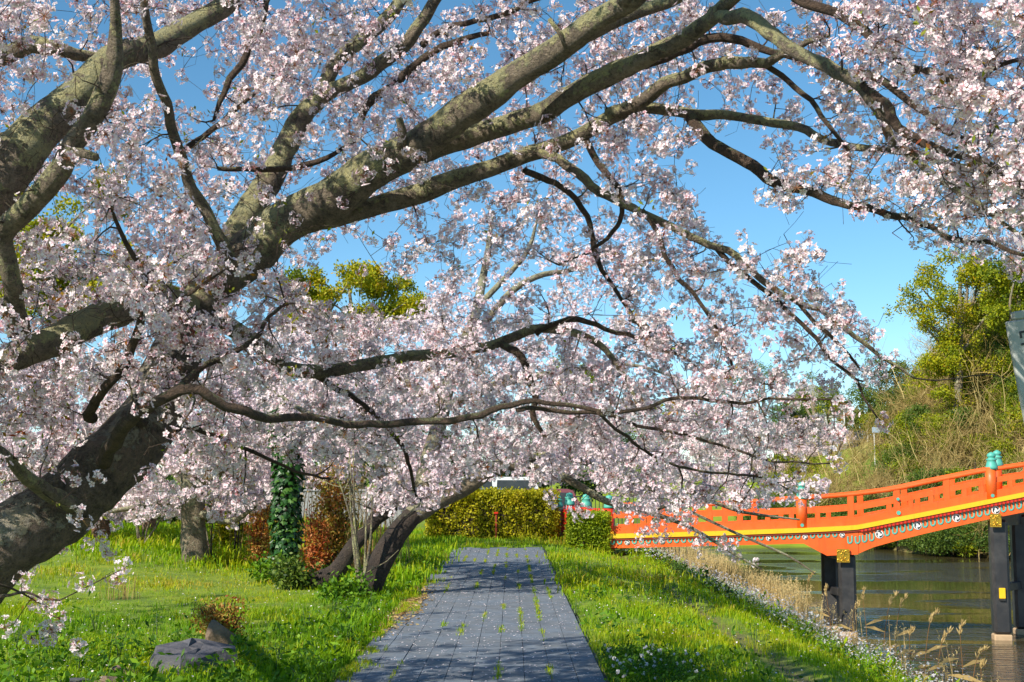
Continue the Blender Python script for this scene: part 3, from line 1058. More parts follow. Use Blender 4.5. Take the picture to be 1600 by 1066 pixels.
def grow(sk, attractors, maxlen=2.2, droop=0.12, r0=0.010, tip=0.0024, sides=4, seed=1, twiglets=0):
    """join every attractor to the nearest wood by a curved twig; returns tube meshes arrays and twig curves"""
    r = np.random.default_rng(seed)
    P, T, R = sk.pack()
    d0 = np.array([np.min(np.sum((P - a) ** 2, axis=1)) for a in attractors])
    order = np.argsort(d0)
    buf = np.zeros((len(P) + len(attractors) * 5, 3)); bt = buf.copy(); br = np.zeros(len(buf))
    n = len(P)
    buf[:n], bt[:n], br[:n] = P, T, R
    curves = []
    for i in order:
        a = attractors[i]
        dd = np.sum((buf[:n] - a) ** 2, axis=1)
        dd = dd + 0.02 * (br[:n] < 0.004)
        j = int(np.argmin(dd))
        L = math.sqrt(dd[j])
        if L < 0.06 or L > maxlen: continue
        p0, t0, rr = buf[j], bt[j], br[j]
        dirv = (a - p0) / L
        side = t0 * 0.55 + dirv + r.normal(0, 0.28, 3)
        side /= np.linalg.norm(side)
        p1 = p0 + side * L * 0.42
        p2 = a - (dirv + r.normal(0, 0.3, 3) + np.array([0, 0, -droop])) * L * 0.3
        m = 5 if L < 0.45 else 7
        t = np.linspace(0, 1, m)[:, None]
        C = (1 - t) ** 3 * p0 + 3 * (1 - t) ** 2 * t * p1 + 3 * (1 - t) * t * t * p2 + t ** 3 * a
        ra = min(rr * 0.75, r0 * (0.45 + 0.75 * L))
        rad = np.linspace(ra, max(tip, ra * 0.28), m)
        curves.append((C, rad))
        k = m - 1
        tt = np.gradient(C, axis=0); tt /= np.linalg.norm(tt, axis=1)[:, None] + 1e-9
        for q in range(1, m):
            if n < len(buf) and (m == 5 or q % 2 == 0):
                buf[n], bt[n], br[n] = C[q], tt[q], rad[q]; n += 1
    fine = []
    for C, rad in curves:
        for _ in range(twiglets):
            i = r.integers(1, len(C))
            d = r.normal(size=3) * 0.8 + (C[i] - C[i - 1]) / (np.linalg.norm(C[i] - C[i - 1]) + 1e-9) * 0.7 + np.array([0, 0, 0.1])
            d /= np.linalg.norm(d)
            L = r.uniform(0.08, 0.24)
            e = r.normal(size=3) * L * 0.13
            fine.append((np.array([C[i], C[i] + d * L * 0.5 + e, C[i] + d * L]), np.array([rad[i] * 0.7, rad[i] * 0.55, tip * 0.7])))
    curves = curves + fine
    Vs, Qs, b = [], [], 0
    for C, rad in curves:
        V, Q = tube_arrays(C, rad, sides if len(C) > 3 else 3)
        Vs.append(V); Qs.append(Q + b); b += len(V)
    return (np.vstack(Vs), np.vstack(Qs)), curves


def along(curves, spacing, start=0.3, off=0.03, r=rng):
    """points along the outer part of twigs"""
    out = []
    for C, rad in curves:
        seg = np.linalg.norm(np.diff(C, axis=0), axis=1)
        L = seg.sum()
        cum = np.concatenate([[0], np.cumsum(seg)])
        s = L
        first = True
        while s > L * start:
            p = np.array([np.interp(s, cum, C[:, k]) for k in range(3)])
            out.append(p + r.normal(0, off if not first else off * 0.3, 3))
            first = False
            s -= spacing * r.uniform(0.55, 1.6)
    return np.array(out)


def blossom_parts(root, pts, tmpl, n_parts, key, scale=(0.85, 1.25), mats=None, tint=(0.02, 0.12)):
    """the blossom clusters that show largest become parts; the rest one mass"""
    mats = mats or [M['petal'], M['calyx'], M['young_leaf']]
    off = wloc(root)
    order = np.argsort(key)
    big, rest = order[:n_parts], order[n_parts:]
    protos = [raw_mesh('blossom_cluster', V, T, mats, mi, np.clip(tn, 0, 1)) for V, T, tn, mi in tmpl] if n_parts else []
    for i in big:
        o = link('blossom_cluster', protos[int(rng.integers(0, len(protos)))], root)
        o.location = tuple(pts[i] - off)
        o.rotation_euler = tuple(rng.uniform(0, 6.28, 3))
        o.scale = (rng.uniform(*scale),) * 3
    n = len(rest)
    scatter('blossoms', tmpl, pts[rest], rand_rot(n), rng.uniform(scale[0], scale[1], n), rng.normal(tint[0], tint[1], n), mats, root)


# ------------------------------------------------------------------ the near cherry tree
# rows: px, py, distance, half width in pixels
NEAR = [
 ('trunk', 'trunkbark', [(-330, 1240, 7.2, 92), (-170, 1040, 7.25, 78), (0, 862, 7.35, 66), (70, 808, 7.5, 62), (135, 755, 7.6, 60), (205, 690, 7.8, 58), (250, 620, 8.0, 52), (280, 545, 8.2, 47), (310, 480, 8.35, 44), (350, 425, 8.45, 42)]),
 ('limb', 'bark', [(310, 480, 8.35, 44), (350, 425, 8.4, 43), (400, 385, 8.4, 42), (450, 345, 8.35, 41), (520, 312, 8.25, 39), (575, 272, 8.15, 37), (640, 232, 8.0, 34), (700, 190, 7.85, 31), (755, 152, 7.7, 30), (815, 116, 7.55, 27), (870, 78, 7.4, 26), (925, 35, 7.2, 22), (975, 0, 7.0, 20), (1040, -50, 6.8, 17), (1120, -120, 6.5, 14), (1230, -210, 6.2, 9)]),
 ('limb', 'bark', [(870, 78, 7.4, 18), (930, 48, 7.4, 15), (985, 22, 7.4, 14), (1040, 2, 7.35, 12), (1110, -30, 7.3, 10), (1200, -75, 7.2, 7)]),
 ('limb', 'bark', [(560, 285, 8.15, 18), (620, 256, 8.1, 24), (690, 226, 8.15, 22), (760, 206, 8.1, 20), (820, 186, 8.0, 19), (880, 156, 7.8, 20), (945, 122, 7.6, 19), (1005, 92, 7.4, 17), (1060, 62, 7.2, 16), (1110, 25, 7.0, 14), (1160, -12, 6.8, 12), (1240, -60, 6.5, 9), (1330, -110, 6.2, 6)]),
 ('limb', 'bark', [(450, 352, 8.35, 14), (510, 340, 8.35, 17), (575, 322, 8.4, 18), (650, 302, 8.5, 19), (725, 276, 8.5, 17), (800, 251, 8.5, 15.5), (870, 226, 8.45, 15), (930, 195, 8.35, 13.5), (968, 178, 8.3, 13), (1012, 172, 8.25, 11), (1080, 180, 8.1, 10), (1125, 180, 8.0, 9), (1180, 191, 7.9, 8.5), (1250, 200, 7.7, 8), (1280, 215, 7.6, 7.5), (1345, 232, 7.3, 7), (1415, 236, 7.0, 6.5), (1465, 246, 6.8, 6), (1540, 275, 6.5, 5), (1640, 330, 6.2, 3)]),
 ('branch', 'bark', [(955, 184, 8.3, 11), (1005, 155, 8.1, 12), (1040, 130, 7.9, 12), (1100, 106, 7.7, 12), (1145, 99, 7.5, 11), (1185, 94, 7.4, 9), (1230, 83, 7.2, 6), (1290, 60, 7.0, 4)]),
 ('branch', 'twig', [(1080, 184, 8.1, 11), (1120, 225, 8.0, 11), (1180, 260, 7.9, 10.5), (1215, 285, 7.8, 10), (1265, 300, 7.7, 9), (1300, 316, 7.6, 8), (1350, 330, 7.4, 7), (1425, 346, 7.1, 6), (1475, 366, 6.9, 5), (1550, 386, 6.6, 4), (1640, 405, 6.3, 2.5)]),
 ('branch', 'bark', [(1112, 24, 7.0, 13), (1150, 25, 6.8, 13), (1200, 42, 6.6, 13), (1238, 66, 6.4, 13), (1270, 86, 6.3, 12), (1306, 108, 6.2, 12), (1340, 135, 6.1, 11), (1365, 172, 6.0, 9), (1392, 212, 6.0, 8.5), (1445, 256, 5.9, 7), (1500, 300, 5.8, 5.5), (1560, 350, 5.7, 4), (1640, 400, 5.6, 2.5)]),
 ('branch', 'twig', [(1340, 135, 6.1, 9), (1400, 190, 5.9, 9), (1462, 234, 5.8, 8), (1520, 258, 5.6, 6), (1620, 300, 5.4, 3.5)]),
 ('branch', 'twig', [(1200, -40, 6.6, 9), (1245, 6, 6.5, 8.5), (1300, 32, 6.4, 8), (1350, 55, 6.3, 8), (1400, 90, 6.1, 7.5), (1445, 111, 6.0, 7), (1500, 126, 5.8, 6), (1600, 147, 5.5, 4), (1680, 170, 5.3, 2.5)]),
 ('branch', 'twig', [(1478, 122, 5.9, 5), (1512, 136, 5.8, 5), (1550, 106, 5.6, 4.5), (1600, 90, 5.4, 4), (1680, 80, 5.2, 2.5)]),
 ('branch', 'twig', [(1345, 110, 6.2, 7), (1378, 122, 6.1, 7), (1440, 166, 5.9, 6.5), (1500, 212, 5.7, 6), (1560, 262, 5.5, 5), (1640, 345, 5.3, 3)]),
 ('branch', 'twig', [(1185, 97, 7.4, 5), (1250, 136, 7.3, 5), (1300, 188, 7.2, 4), (1335, 240, 7.1, 3)]),
 ('branch', 'bark', [(840, 240, 8.45, 9), (866, 246, 8.4, 8.5), (925, 286, 8.3, 8), (970, 311, 8.25, 7.5), (1025, 345, 8.2, 7), (1080, 371, 8.1, 6.5), (1150, 401, 8.0, 6), (1200, 441, 8.0, 5.5), (1250, 476, 8.0, 5), (1292, 500, 8.0, 4.5), (1330, 529, 8.0, 4), (1364, 549, 8.0, 3.5), (1391, 573, 8.0, 3), (1431, 591, 8.0, 2)]),
 ('branch', 'twig', [(1111, 384, 8.05, 5), (1138, 408, 8.05, 5), (1185, 451, 8.1, 4.5), (1219, 492, 8.1, 4), (1249, 513, 8.1, 4), (1281, 543, 8.1, 3.5), (1310, 570, 8.1, 3), (1340, 594, 8.1, 2.6), (1347, 618, 8.1, 2.2), (1364, 638, 8.1, 1.8), (1384, 657, 8.1, 1.4)]),
 ('branch', 'twig', [(1249, 476, 8.0, 4), (1276, 506, 8.0, 3.6), (1303, 532, 8.0, 3.2), (1327, 554, 8.0, 2.8), (1347, 582, 8.0, 2)]),
 ('branch', 'twig', [(905, 208, 8.4, 7), (917, 218, 8.4, 6.5), (940, 255, 8.35, 6), (965, 292, 8.3, 5.5), (968, 318, 8.3, 4.5), (966, 346, 8.35, 4), (940, 386, 8.5, 3.5), (875, 406, 8.7, 2.5)]),
 ('branch', 'twig', [(820, 262, 8.5, 6), (846, 276, 8.6, 6), (886, 302, 8.7, 5.5), (915, 351, 8.8, 5), (935, 401, 8.9, 4.5), (956, 446, 9.0, 4), (986, 491, 9.0, 3), (1030, 540, 9.0, 2)]),
 ('branch', 'twig', [(1010, 336, 8.2, 5), (1026, 371, 8.2, 4.5), (1060, 426, 8.25, 4), (1090, 476, 8.3, 3.5), (1125, 526, 8.3, 3), (1150, 580, 8.3, 2), (1195, 600, 8.3, 1.4)]),
 ('limb', 'bark', [(285, 480, 8.3, 18), (338, 500, 8.5, 17), (371, 520, 8.7, 16), (422, 550, 8.9, 15), (456, 573, 9.0, 14), (506, 581, 9.1, 13), (560, 573, 9.2, 12), (614, 566, 9.2, 10.5), (666, 556, 9.2, 10), (716, 549, 9.2, 9), (766, 542, 9.1, 9), (800, 529, 9.1, 9), (834, 515, 9.0, 8.5), (868, 514, 9.0, 7.5), (902, 522, 8.9, 7), (935, 540, 8.9, 6), (959, 566, 8.9, 5.5), (979, 594, 8.9, 5), (1000, 640, 8.9, 3)]),
 ('branch', 'twig', [(834, 515, 9.0, 6), (854, 503, 8.95, 5), (888, 498, 8.9, 5), (922, 502, 8.85, 4.5), (949, 515, 8.8, 4), (979, 530, 8.8, 3.5), (1020, 553, 8.7, 3), (1070, 560, 8.6, 2)]),
 ('branch', 'twig', [(780, 536, 9.1, 7), (793, 542, 9.05, 7), (817, 556, 9.0, 7), (827, 584, 9.0, 6.5), (837, 614, 9.0, 6), (836, 641, 9.0, 5.5), (844, 662, 9.0, 4.5), (856, 690, 9.0, 3)]),
 ('branch', 'twig', [(158, 728, 7.2, 13), (169, 712, 7.1, 13), (200, 680, 6.9, 12), (236, 641, 6.7, 11), (280, 608, 6.6, 9.5), (314, 608, 6.6, 9), (354, 630, 6.7, 8.5), (405, 651, 6.8, 8), (439, 659, 6.9, 7), (506, 659, 7.0, 6), (580, 664, 7.1, 6), (648, 661, 7.2, 6), (716, 649, 7.2, 5.5), (750, 646, 7.2, 5.5), (800, 637, 7.2, 5), (834, 632, 7.2, 4.5), (884, 635, 7.2, 4), (969, 637, 7.2, 3.5), (1060, 627, 7.2, 3), (1200, 627, 7.1, 2.3), (1330, 622, 7.0, 1.2)]),
 ('branch', 'twig', [(810, 638, 7.2, 4), (850, 634, 7.25, 4), (925, 648, 7.3, 3.5), (1010, 668, 7.35, 3), (1080, 679, 7.4, 2.6), (1175, 706, 7.4, 2), (1300, 723, 7.4, 1.2)]),
 ('branch', 'twig', [(262, 620, 6.65, 8), (300, 590, 6.8, 6.5), (340, 565, 7.0, 5.5), (400, 520, 7.2, 4), (450, 470, 7.4, 2.5)]),
 ('branch', 'bark', [(362, 440, 8.2, 24), (357, 405, 8.1, 18), (345, 375, 8.0, 12), (315, 320, 7.9, 10), (295, 275, 7.8, 9.5), (275, 220, 7.7, 9), (256, 145, 7.5, 8.5), (235, 75, 7.3, 8), (225, 0, 7.1, 7), (215, -90, 6.9, 4)]),
 ('branch', 'twig', [(282, 240, 7.75, 6), (300, 222, 7.7, 5), (330, 195, 7.6, 4.5), (365, 165, 7.5, 3.5), (420, 120, 7.4, 2)]),
 ('limb', 'bark', [(-230, 560, 6.7, 60), (-110, 420, 6.8, 55), (0, 282, 6.9, 46), (48, 220, 7.0, 42), (100, 166, 7.1, 37), (142, 128, 7.2, 31), (175, 98, 7.3, 27), (215, 80, 7.5, 24), (255, 62, 7.7, 23), (305, 35, 7.9, 21), (365, -8, 8.1, 18), (440, -70, 8.3, 12)]),
 ('limb', 'bark', [(30, 520, 7.0, 22), (24, 470, 6.85, 18), (14, 425, 6.7, 17), (2, 375, 6.6, 20), (40, 333, 6.5, 22), (82, 280, 6.4, 22), (105, 235, 6.35, 20), (148, 176, 6.3, 20), (172, 122, 6.25, 19), (178, 62, 6.2, 13), (179, -5, 6.1, 8), (176, -90, 6.0, 5)]),
 ('branch', 'bark', [(-60, 110, 7.4, 18), (0, 90, 7.4, 17), (60, 76, 7.4, 15), (110, 84, 7.4, 12), (160, 92, 7.5, 9), (215, 88, 7.6, 6)]),
 ('limb', 'bark', [(300, 488, 8.3, 30), (250, 470, 7.9, 29), (203, 478, 7.6, 28), (150, 500, 7.4, 29), (100, 528, 7.2, 30), (45, 548, 7.05, 28), (-20, 575, 6.9, 26), (-110, 600, 6.8, 22)]),
 ('limb', 'bark', [(352, 425, 8.5, 30), (375, 360, 8.7, 28), (398, 318, 8.8, 26), (435, 256, 8.9, 22), (465, 190, 9.0, 21), (502, 155, 9.0, 17), (540, 133, 9.0, 14), (575, 115, 9.0, 14), (612, 88, 8.9, 13), (640, 62, 8.8, 13), (662, 28, 8.7, 12), (690, -15, 8.6, 10), (740, -80, 8.5, 7)]),
 ('branch', 'bark', [(500, 156, 9.0, 13), (530, 100, 9.1, 14), (574, 51, 9.2, 13), (621, 3, 9.3, 12), (680, -60, 9.4, 8)]),
 ('branch', 'twig', [(560, 200, 9.1, 5), (581, 163, 8.9, 8), (614, 132, 8.8, 8), (640, 105, 8.7, 7.5), (665, 84, 8.6, 7), (706, 69, 8.5, 6), (760, 50, 8.4, 4)]),
 ('branch', 'twig', [(655, 70, 8.8, 7), (675, 58, 8.7, 5.5), (706, 41, 8.6, 5), (753, 27, 8.5, 5), (802, 13, 8.4, 5), (880, -10, 8.3, 4)]),
 ('branch', 'twig', [(145, 650, 7.5, 10), (138, 648, 7.4, 9), (169, 611, 7.2, 8.5), (193, 570, 7.1, 8), (216, 513, 7.0, 7.5), (229, 486, 6.9, 6), (224, 430, 6.8, 5), (195, 375, 6.7, 4), (180, 330, 6.6, 2.5)]),
 ('branch', 'twig', [(229, 486, 6.9, 5), (262, 474, 6.8, 4.5), (300, 455, 6.7, 3), (345, 425, 6.6, 2)]),
 ('branch', 'twig', [(965, 112, 7.55, 4), (1010, 102, 7.5, 8), (1060, 85, 7.5, 9), (1110, 62, 7.5, 9), (1165, 58, 7.5, 8), (1220, 80, 7.4, 6), (1250, 100, 7.4, 3)]),
 ('branch', 'twig', [(0, 215, 7.6, 6), (30, 205, 7.5, 5), (70, 175, 7.4, 4), (110, 120, 7.3, 3)]),
 ('branch', 'twig', [(340, 260, 8.2, 4), (420, 262, 8.3, 5), (470, 256, 8.4, 5.5), (520, 240, 8.4, 4), (560, 220, 8.4, 2)]),
 ('branch', 'twig', [(420, -20, 8.0, 6), (405, 40, 7.9, 6), (380, 100, 7.9, 6), (350, 150, 7.9, 5), (330, 190, 7.9, 2.5)]),
 ('branch', 'bark', [(110, 790, 7.3, 15), (60, 770, 7.0, 13), (20, 735, 6.8, 11), (-30, 690, 6.6, 9)]),
 ('branch', 'twig', [(-60, 900, 6.9, 7), (0, 935, 6.6, 3), (40, 928, 6.5, 2.4), (95, 935, 6.4, 1.5)]),
 ('branch', 'twig', [(215, 660, 7.6, 8), (260, 672, 8.0, 6), (300, 668, 8.3, 5), (360, 690, 8.6, 4), (430, 720, 8.8, 3), (520, 745, 9, 2)]),
 ('branch', 'twig', [(480, 581, 9.1, 6), (530, 610, 9.3, 5), (580, 640, 9.5, 4.5), (620, 690, 9.7, 4), (640, 740, 9.8, 3), (655, 780, 9.9, 2)]),
 ('branch', 'twig', [(930, 640, 7.2, 3), (990, 690, 7.4, 3), (1060, 720, 7.6, 2.5), (1150, 745, 7.8, 2), (1230, 760, 8, 1.2)]),
]

HIGH = [
 ('limb', 'bark', [(975, 0, 7.0, 18), (985, -120, 6.6, 17), (960, -300, 6.0, 16), (900, -520, 5.2, 15), (800, -760, 4.4, 12), (700, -1000, 3.8, 8)]),
 ('limb', 'bark', [(690, -15, 8.6, 10), (640, -150, 8.0, 12), (560, -330, 7.2, 12), (430, -560, 6.2, 11), (300, -800, 5.4, 8)]),
 ('limb', 'bark', [(440, -70, 8.3, 13), (330, -220, 7.6, 14), (180, -380, 6.6, 13), (0, -520, 5.6, 11), (-200, -640, 4.8, 8)]),
 ('limb', 'bark', [(1240, -60, 6.5, 9), (1330, -200, 6.0, 10), (1420, -420, 5.4, 9), (1450, -700, 4.6, 7)]),
 ('limb', 'bark', [(-230, 560, 6.7, 30), (-330, 400, 6.2, 26), (-430, 200, 5.6, 22), (-520, -40, 5.0, 17), (-560, -300, 4.5, 10)]),
 ('limb', 'bark', [(-250, 540, 6.7, 26), (-360, 440, 7.6, 24), (-420, 380, 9.2, 20), (-460, 350, 11.2, 15), (-470, 330, 13.0, 9)]),
]

# how much blossom there is, in 100 pixel squares of the view (rows from the top, one extra ring all round)
DENS = [
 "778888888877677788",
 "988778887877667888",
 "876578887765456888",
 "777788887676356789",
 "654898667678555589",
 "889999733478875213",
 "999999756678865510",
 "999998888888873210",
 "886555534333210000",
 "442100000000000000",
 "220000000000000000",
]
NEAR_DEPTH = [(0, 5.6, 9.6), (300, 6.2, 10.5), (600, 7.4, 11.0), (900, 7.4, 10.5), (1200, 6.8, 9.2), (1400, 5.0, 7.4), (1700, 4.3, 6.2)]
# open sky (or of things behind) that the crown leaves free: ellipses px, py, rx, ry
OPEN = [(1125, 255, 75, 45), (1370, 425, 75, 70), (1320, 370, 60, 40), (1120, 330, 28, 50), (560, 400, 60, 26), (570, 450, 95, 34), (740, 330, 28, 24), (300, 100, 35, 20),
        (1480, 440, 80, 55), (90, 320, 25, 25), (1210, 345, 60, 30), (1480, 520, 110, 60), (1500, 640, 130, 90),
        (760, 800, 90, 60), (1560, 62, 28, 30), (440, 800, 40, 90), (500, 790, 110, 60), (640, 40, 25, 15), (1085, 290, 22, 18)]


def world_rows(rows):
    return np.array([[*at(px, py, Y), r * Y / F] for px, py, Y, r in rows])


def near_attractors(n):
    g = np.array([[int(c) for c in row] for row in DENS], float)
    w = (g / 9) ** 1.35
    w[0] *= 0.55; w[:, 0] *= 0.8; w[:, -1] *= 0.5
    cells = [(i, j) for i in range(g.shape[0]) for j in range(g.shape[1])]
    p = np.array([w[i, j] for i, j in cells]); p /= p.sum()
    pick = rng.choice(len(cells), n, p=p)
    out, pix = [], []
    for k in pick:
        i, j = cells[k]
        px = (j - 1 + rng.random()) * 100 - (60 if j == 0 else 0) * rng.random()
        py = (i - 1 + rng.random()) * 100 - (120 if i == 0 else 0) * rng.random()
        if any(((px - a) / rx) ** 2 + ((py - b) / ry) ** 2 < 1 for a, b, rx, ry in OPEN) and rng.random() < 0.93:
            continue
        lo = np.interp(px, [d[0] for d in NEAR_DEPTH], [d[1] for d in NEAR_DEPTH])
        hi = np.interp(px, [d[0] for d in NEAR_DEPTH], [d[2] for d in NEAR_DEPTH])
        if px > 1150 and 350 < py < 700: lo, hi = 7.3, 8.8
        if py > 560 and px < 700: lo = max(lo, 6.4)
        Y = rng.uniform(lo, hi)
        q = at(px, py, Y)
        if q[2] < 0.35: continue
        out.append(q); pix.append((px, py))
    return np.array(out)


def high_attractors(n):
    out = []
    while len(out) < n:
        Y = rng.uniform(2.6, 8.5)
        px, py = rng.uniform(-700, 1900), rng.uniform(-1100, -40)
        if rng.random() < 0.18: px, py = rng.uniform(-900, -40), rng.uniform(-200, 760)
        if rng.random() < 0.22: px, py, Y = rng.uniform(-800, -70), rng.uniform(150, 620), rng.uniform(7, 14.5)
        q = at(px, py, Y)
        if q[2] < 7.6 and q[2] > 1.5: out.append(q)
    return out


def pixel_of(P):
    d = np.asarray(P) - np.array([0, 0, EYE])
    z = d @ FW
    return CX + F * d[:, 0] / z, CY - F * (d @ UP) / z


def build_near_tree():
    base = gp(-330, 1240, -0.1)
    base = at(-330, 1240, 7.2); base[2] = 0.0
    root = thing('cherry_tree', base, 'big leaning cherry tree in blossom with lichen covered limbs arching over the path', 'tree')
    sk = Skeleton()
    bare, wood = [], []
    for k, (nm, mat, rows) in enumerate(NEAR + HIGH):
        big = nm in ('trunk', 'limb')
        W = spline(world_rows(rows), 0.045 if big else 0.055)
        P, R = W[:, :3].copy(), np.maximum(W[:, 3] * (0.87 if big else 0.93), 0.0018)
        for i in range(len(P)):                                   # slight crookedness
            q = Vector(P[i]) * 2.3
            P[i] += np.array(noise.noise_vector(q + Vector((k, 0, 0)))) * (0.03 if big else 0.05) + np.array(noise.noise_vector(q * 3.3 + Vector((0, k, 0)))) * (0.008 if big else 0.022)
            R[i] *= 1 + 0.10 * noise.noise(Vector(P[i]) * 3.7)
        if big: wood += list(zip(P, R))
        sides = 20 if nm == 'trunk' else 14 if big else 8
        MB().tube(P, R, sides, rough=0.10 if big else 0.07, seed=k, freq=9.0 if big else 16.0).build(nm, M[mat], root)
        if R[0] < 0.045:
            sk.add(P, R); bare.append((P[::2], R[::2]))
        else:
            s = R < 0.075
            if s.sum() > 2: sk.add(P[s], R[s])
    # a few sawn stubs
    for px, py, Y, r, dx, dy in ((628, 228, 7.9, 8, -4, -42), (104, 238, 6.3, 9, 46, 8), (888, 80, 7.3, 5, -30, -50), (985, 498, 9.0, 6, 26, 14)):
        a, b = at(px, py, Y), at(px + dx, py + dy, Y - 0.1)
        MB().tube([a, (a + b) / 2 + 0.01, b], [r * Y / F, r * Y / F * 0.85, r * Y / F * 0.7], 9, rough=0.15, seed=px, freq=18).build('stub', M['bark'], root)
    A = near_attractors(2600)
    (V, Q), curves = grow(sk, A, maxlen=1.9, seed=5, twiglets=2)
    me = raw_mesh('twigs', V - wloc(root), Q, M['twig'], smooth=True)
    link('twigs', me, root, 'stuff')
    pts = np.vstack([along([c for c in curves if len(c[0]) > 3], 0.17, 0.3, 0.022), along([c for c in curves if len(c[0]) == 3 and rng.random() < 0.62], 0.3, 0.6, 0.01)])
    # spurs straight on the thin branches
    extra = along([(P, R) for P, R in bare if R[-1] < 0.02], 0.34, 0.35, 0.045)
    pts = np.vstack([pts, extra])
    keep = np.ones(len(pts), bool)
    for c_, r_ in wood:
        keep &= np.sum((pts - c_) ** 2, axis=1) > (r_ + 0.03) ** 2
    pts = pts[keep]
    px, py = pixel_of(pts)
    keep = np.ones(len(pts), bool)
    for a, b, rx, ry in OPEN:
        inside = ((px - a) / rx) ** 2 + ((py - b) / ry) ** 2 < 0.85
        keep &= ~(inside & (rng.random(len(pts)) < 0.85))
    pts = pts[keep]
    px, py = px[keep], py[keep]
    vis = (px > 5) & (px < 1595) & (py > 5) & (py < 1060)
    key = np.where(vis, pts[:, 1], 99)
    print('near blossom clusters', len(pts), 'twigs', len(curves))
    # the limbs in front stay bare of blossom
    L = np.vstack([spline([r_ for r_ in map(list, rows)], 14.0) for nm, _m, rows in NEAR if nm in ('trunk', 'limb')])
    L = L[(L[:, 3] > 11) & ~((L[:, 0] < 430) & (L[:, 1] > 380) & (L[:, 1] < 690) & ~((L[:, 0] > 60) & (L[:, 0] < 190) & (L[:, 1] < 560)))]
    drop = np.zeros(len(pts), bool)
    for a, b, y, r_ in L:
        drop |= ((px - a) ** 2 + (py - b) ** 2 < (r_ * 1.05) ** 2) & (pts[:, 1] < y + 0.1)
    drop &= rng.random(len(pts)) < 0.8
    L = np.vstack([spline([r_ for r_ in map(list, rows)], 10.0) for nm, _m, rows in NEAR if nm == 'branch'])
    L = L[(L[:, 3] > 3.5) & ((L[:, 0] > 560) | (L[:, 1] < 330))]
    thin = np.zeros(len(pts), bool)
    for a, b, y, r_ in L:
        thin |= ((px - a) ** 2 + (py - b) ** 2 < (r_ + 9) ** 2) & (pts[:, 1] < y + 0.15)
    drop |= thin & (rng.random(len(pts)) < 0.5)
    pts, key, px, py = pts[~drop], key[~drop], px[~drop], py[~drop]
    shown = (px > -25) & (px < 1625) & (py > -25) & (py < 1090)
    side = pts[~shown]
    pts, key, px, py = pts[shown], key[shown], px[shown], py[shown]
    blossom_parts(root, pts, NEAR_T, 300, key, (0.8, 1.2))
    # the part of the crown above and beside the view
    hi = [pt for pt in high_attractors(600)]
    (V, Q), curves = grow(sk, np.array(hi), maxlen=2.6, seed=6, r0=0.012, sides=3)
    link('twigs', raw_mesh('twigs', V - wloc(root), Q, M['twig'], smooth=True), root, 'stuff')
    up = along(curves, 0.16, 0.15, 0.04)
    qx, qy = pixel_of(up)
    up = up[(qy < -12) | (qx < -12) | (qx > 1612)]
    up = np.vstack([up, side])
    m_ = len(up)
    print('high clusters', m_)
    scatter('blossoms', MID_T, up, rand_rot(m_), rng.uniform(1.0, 1.5, m_), rng.normal(0, 0.06, m_), [M['petal'], M['calyx'], M['young_leaf']], root)
    # young bronze and green leaves, most of them low on the left
    n = 420
    sel = rng.choice(len(pts), n, p=(lambda w: w / w.sum())(np.where((px < 520) & (py > 180), 3.0, 0.5)))
    LT = [leaf_template(4, 0.04, 0.008, 0.018, 5 + k) for k in range(3)]
    scatter('young_leaves', LT, pts[sel] + rng.normal(0, 0.05, (n, 3)), rand_rot(n), rng.uniform(0.7, 1.3, n), rng.uniform(-0.4, 0.5, n), [M['young_leaf']], root)


build_near_tree()
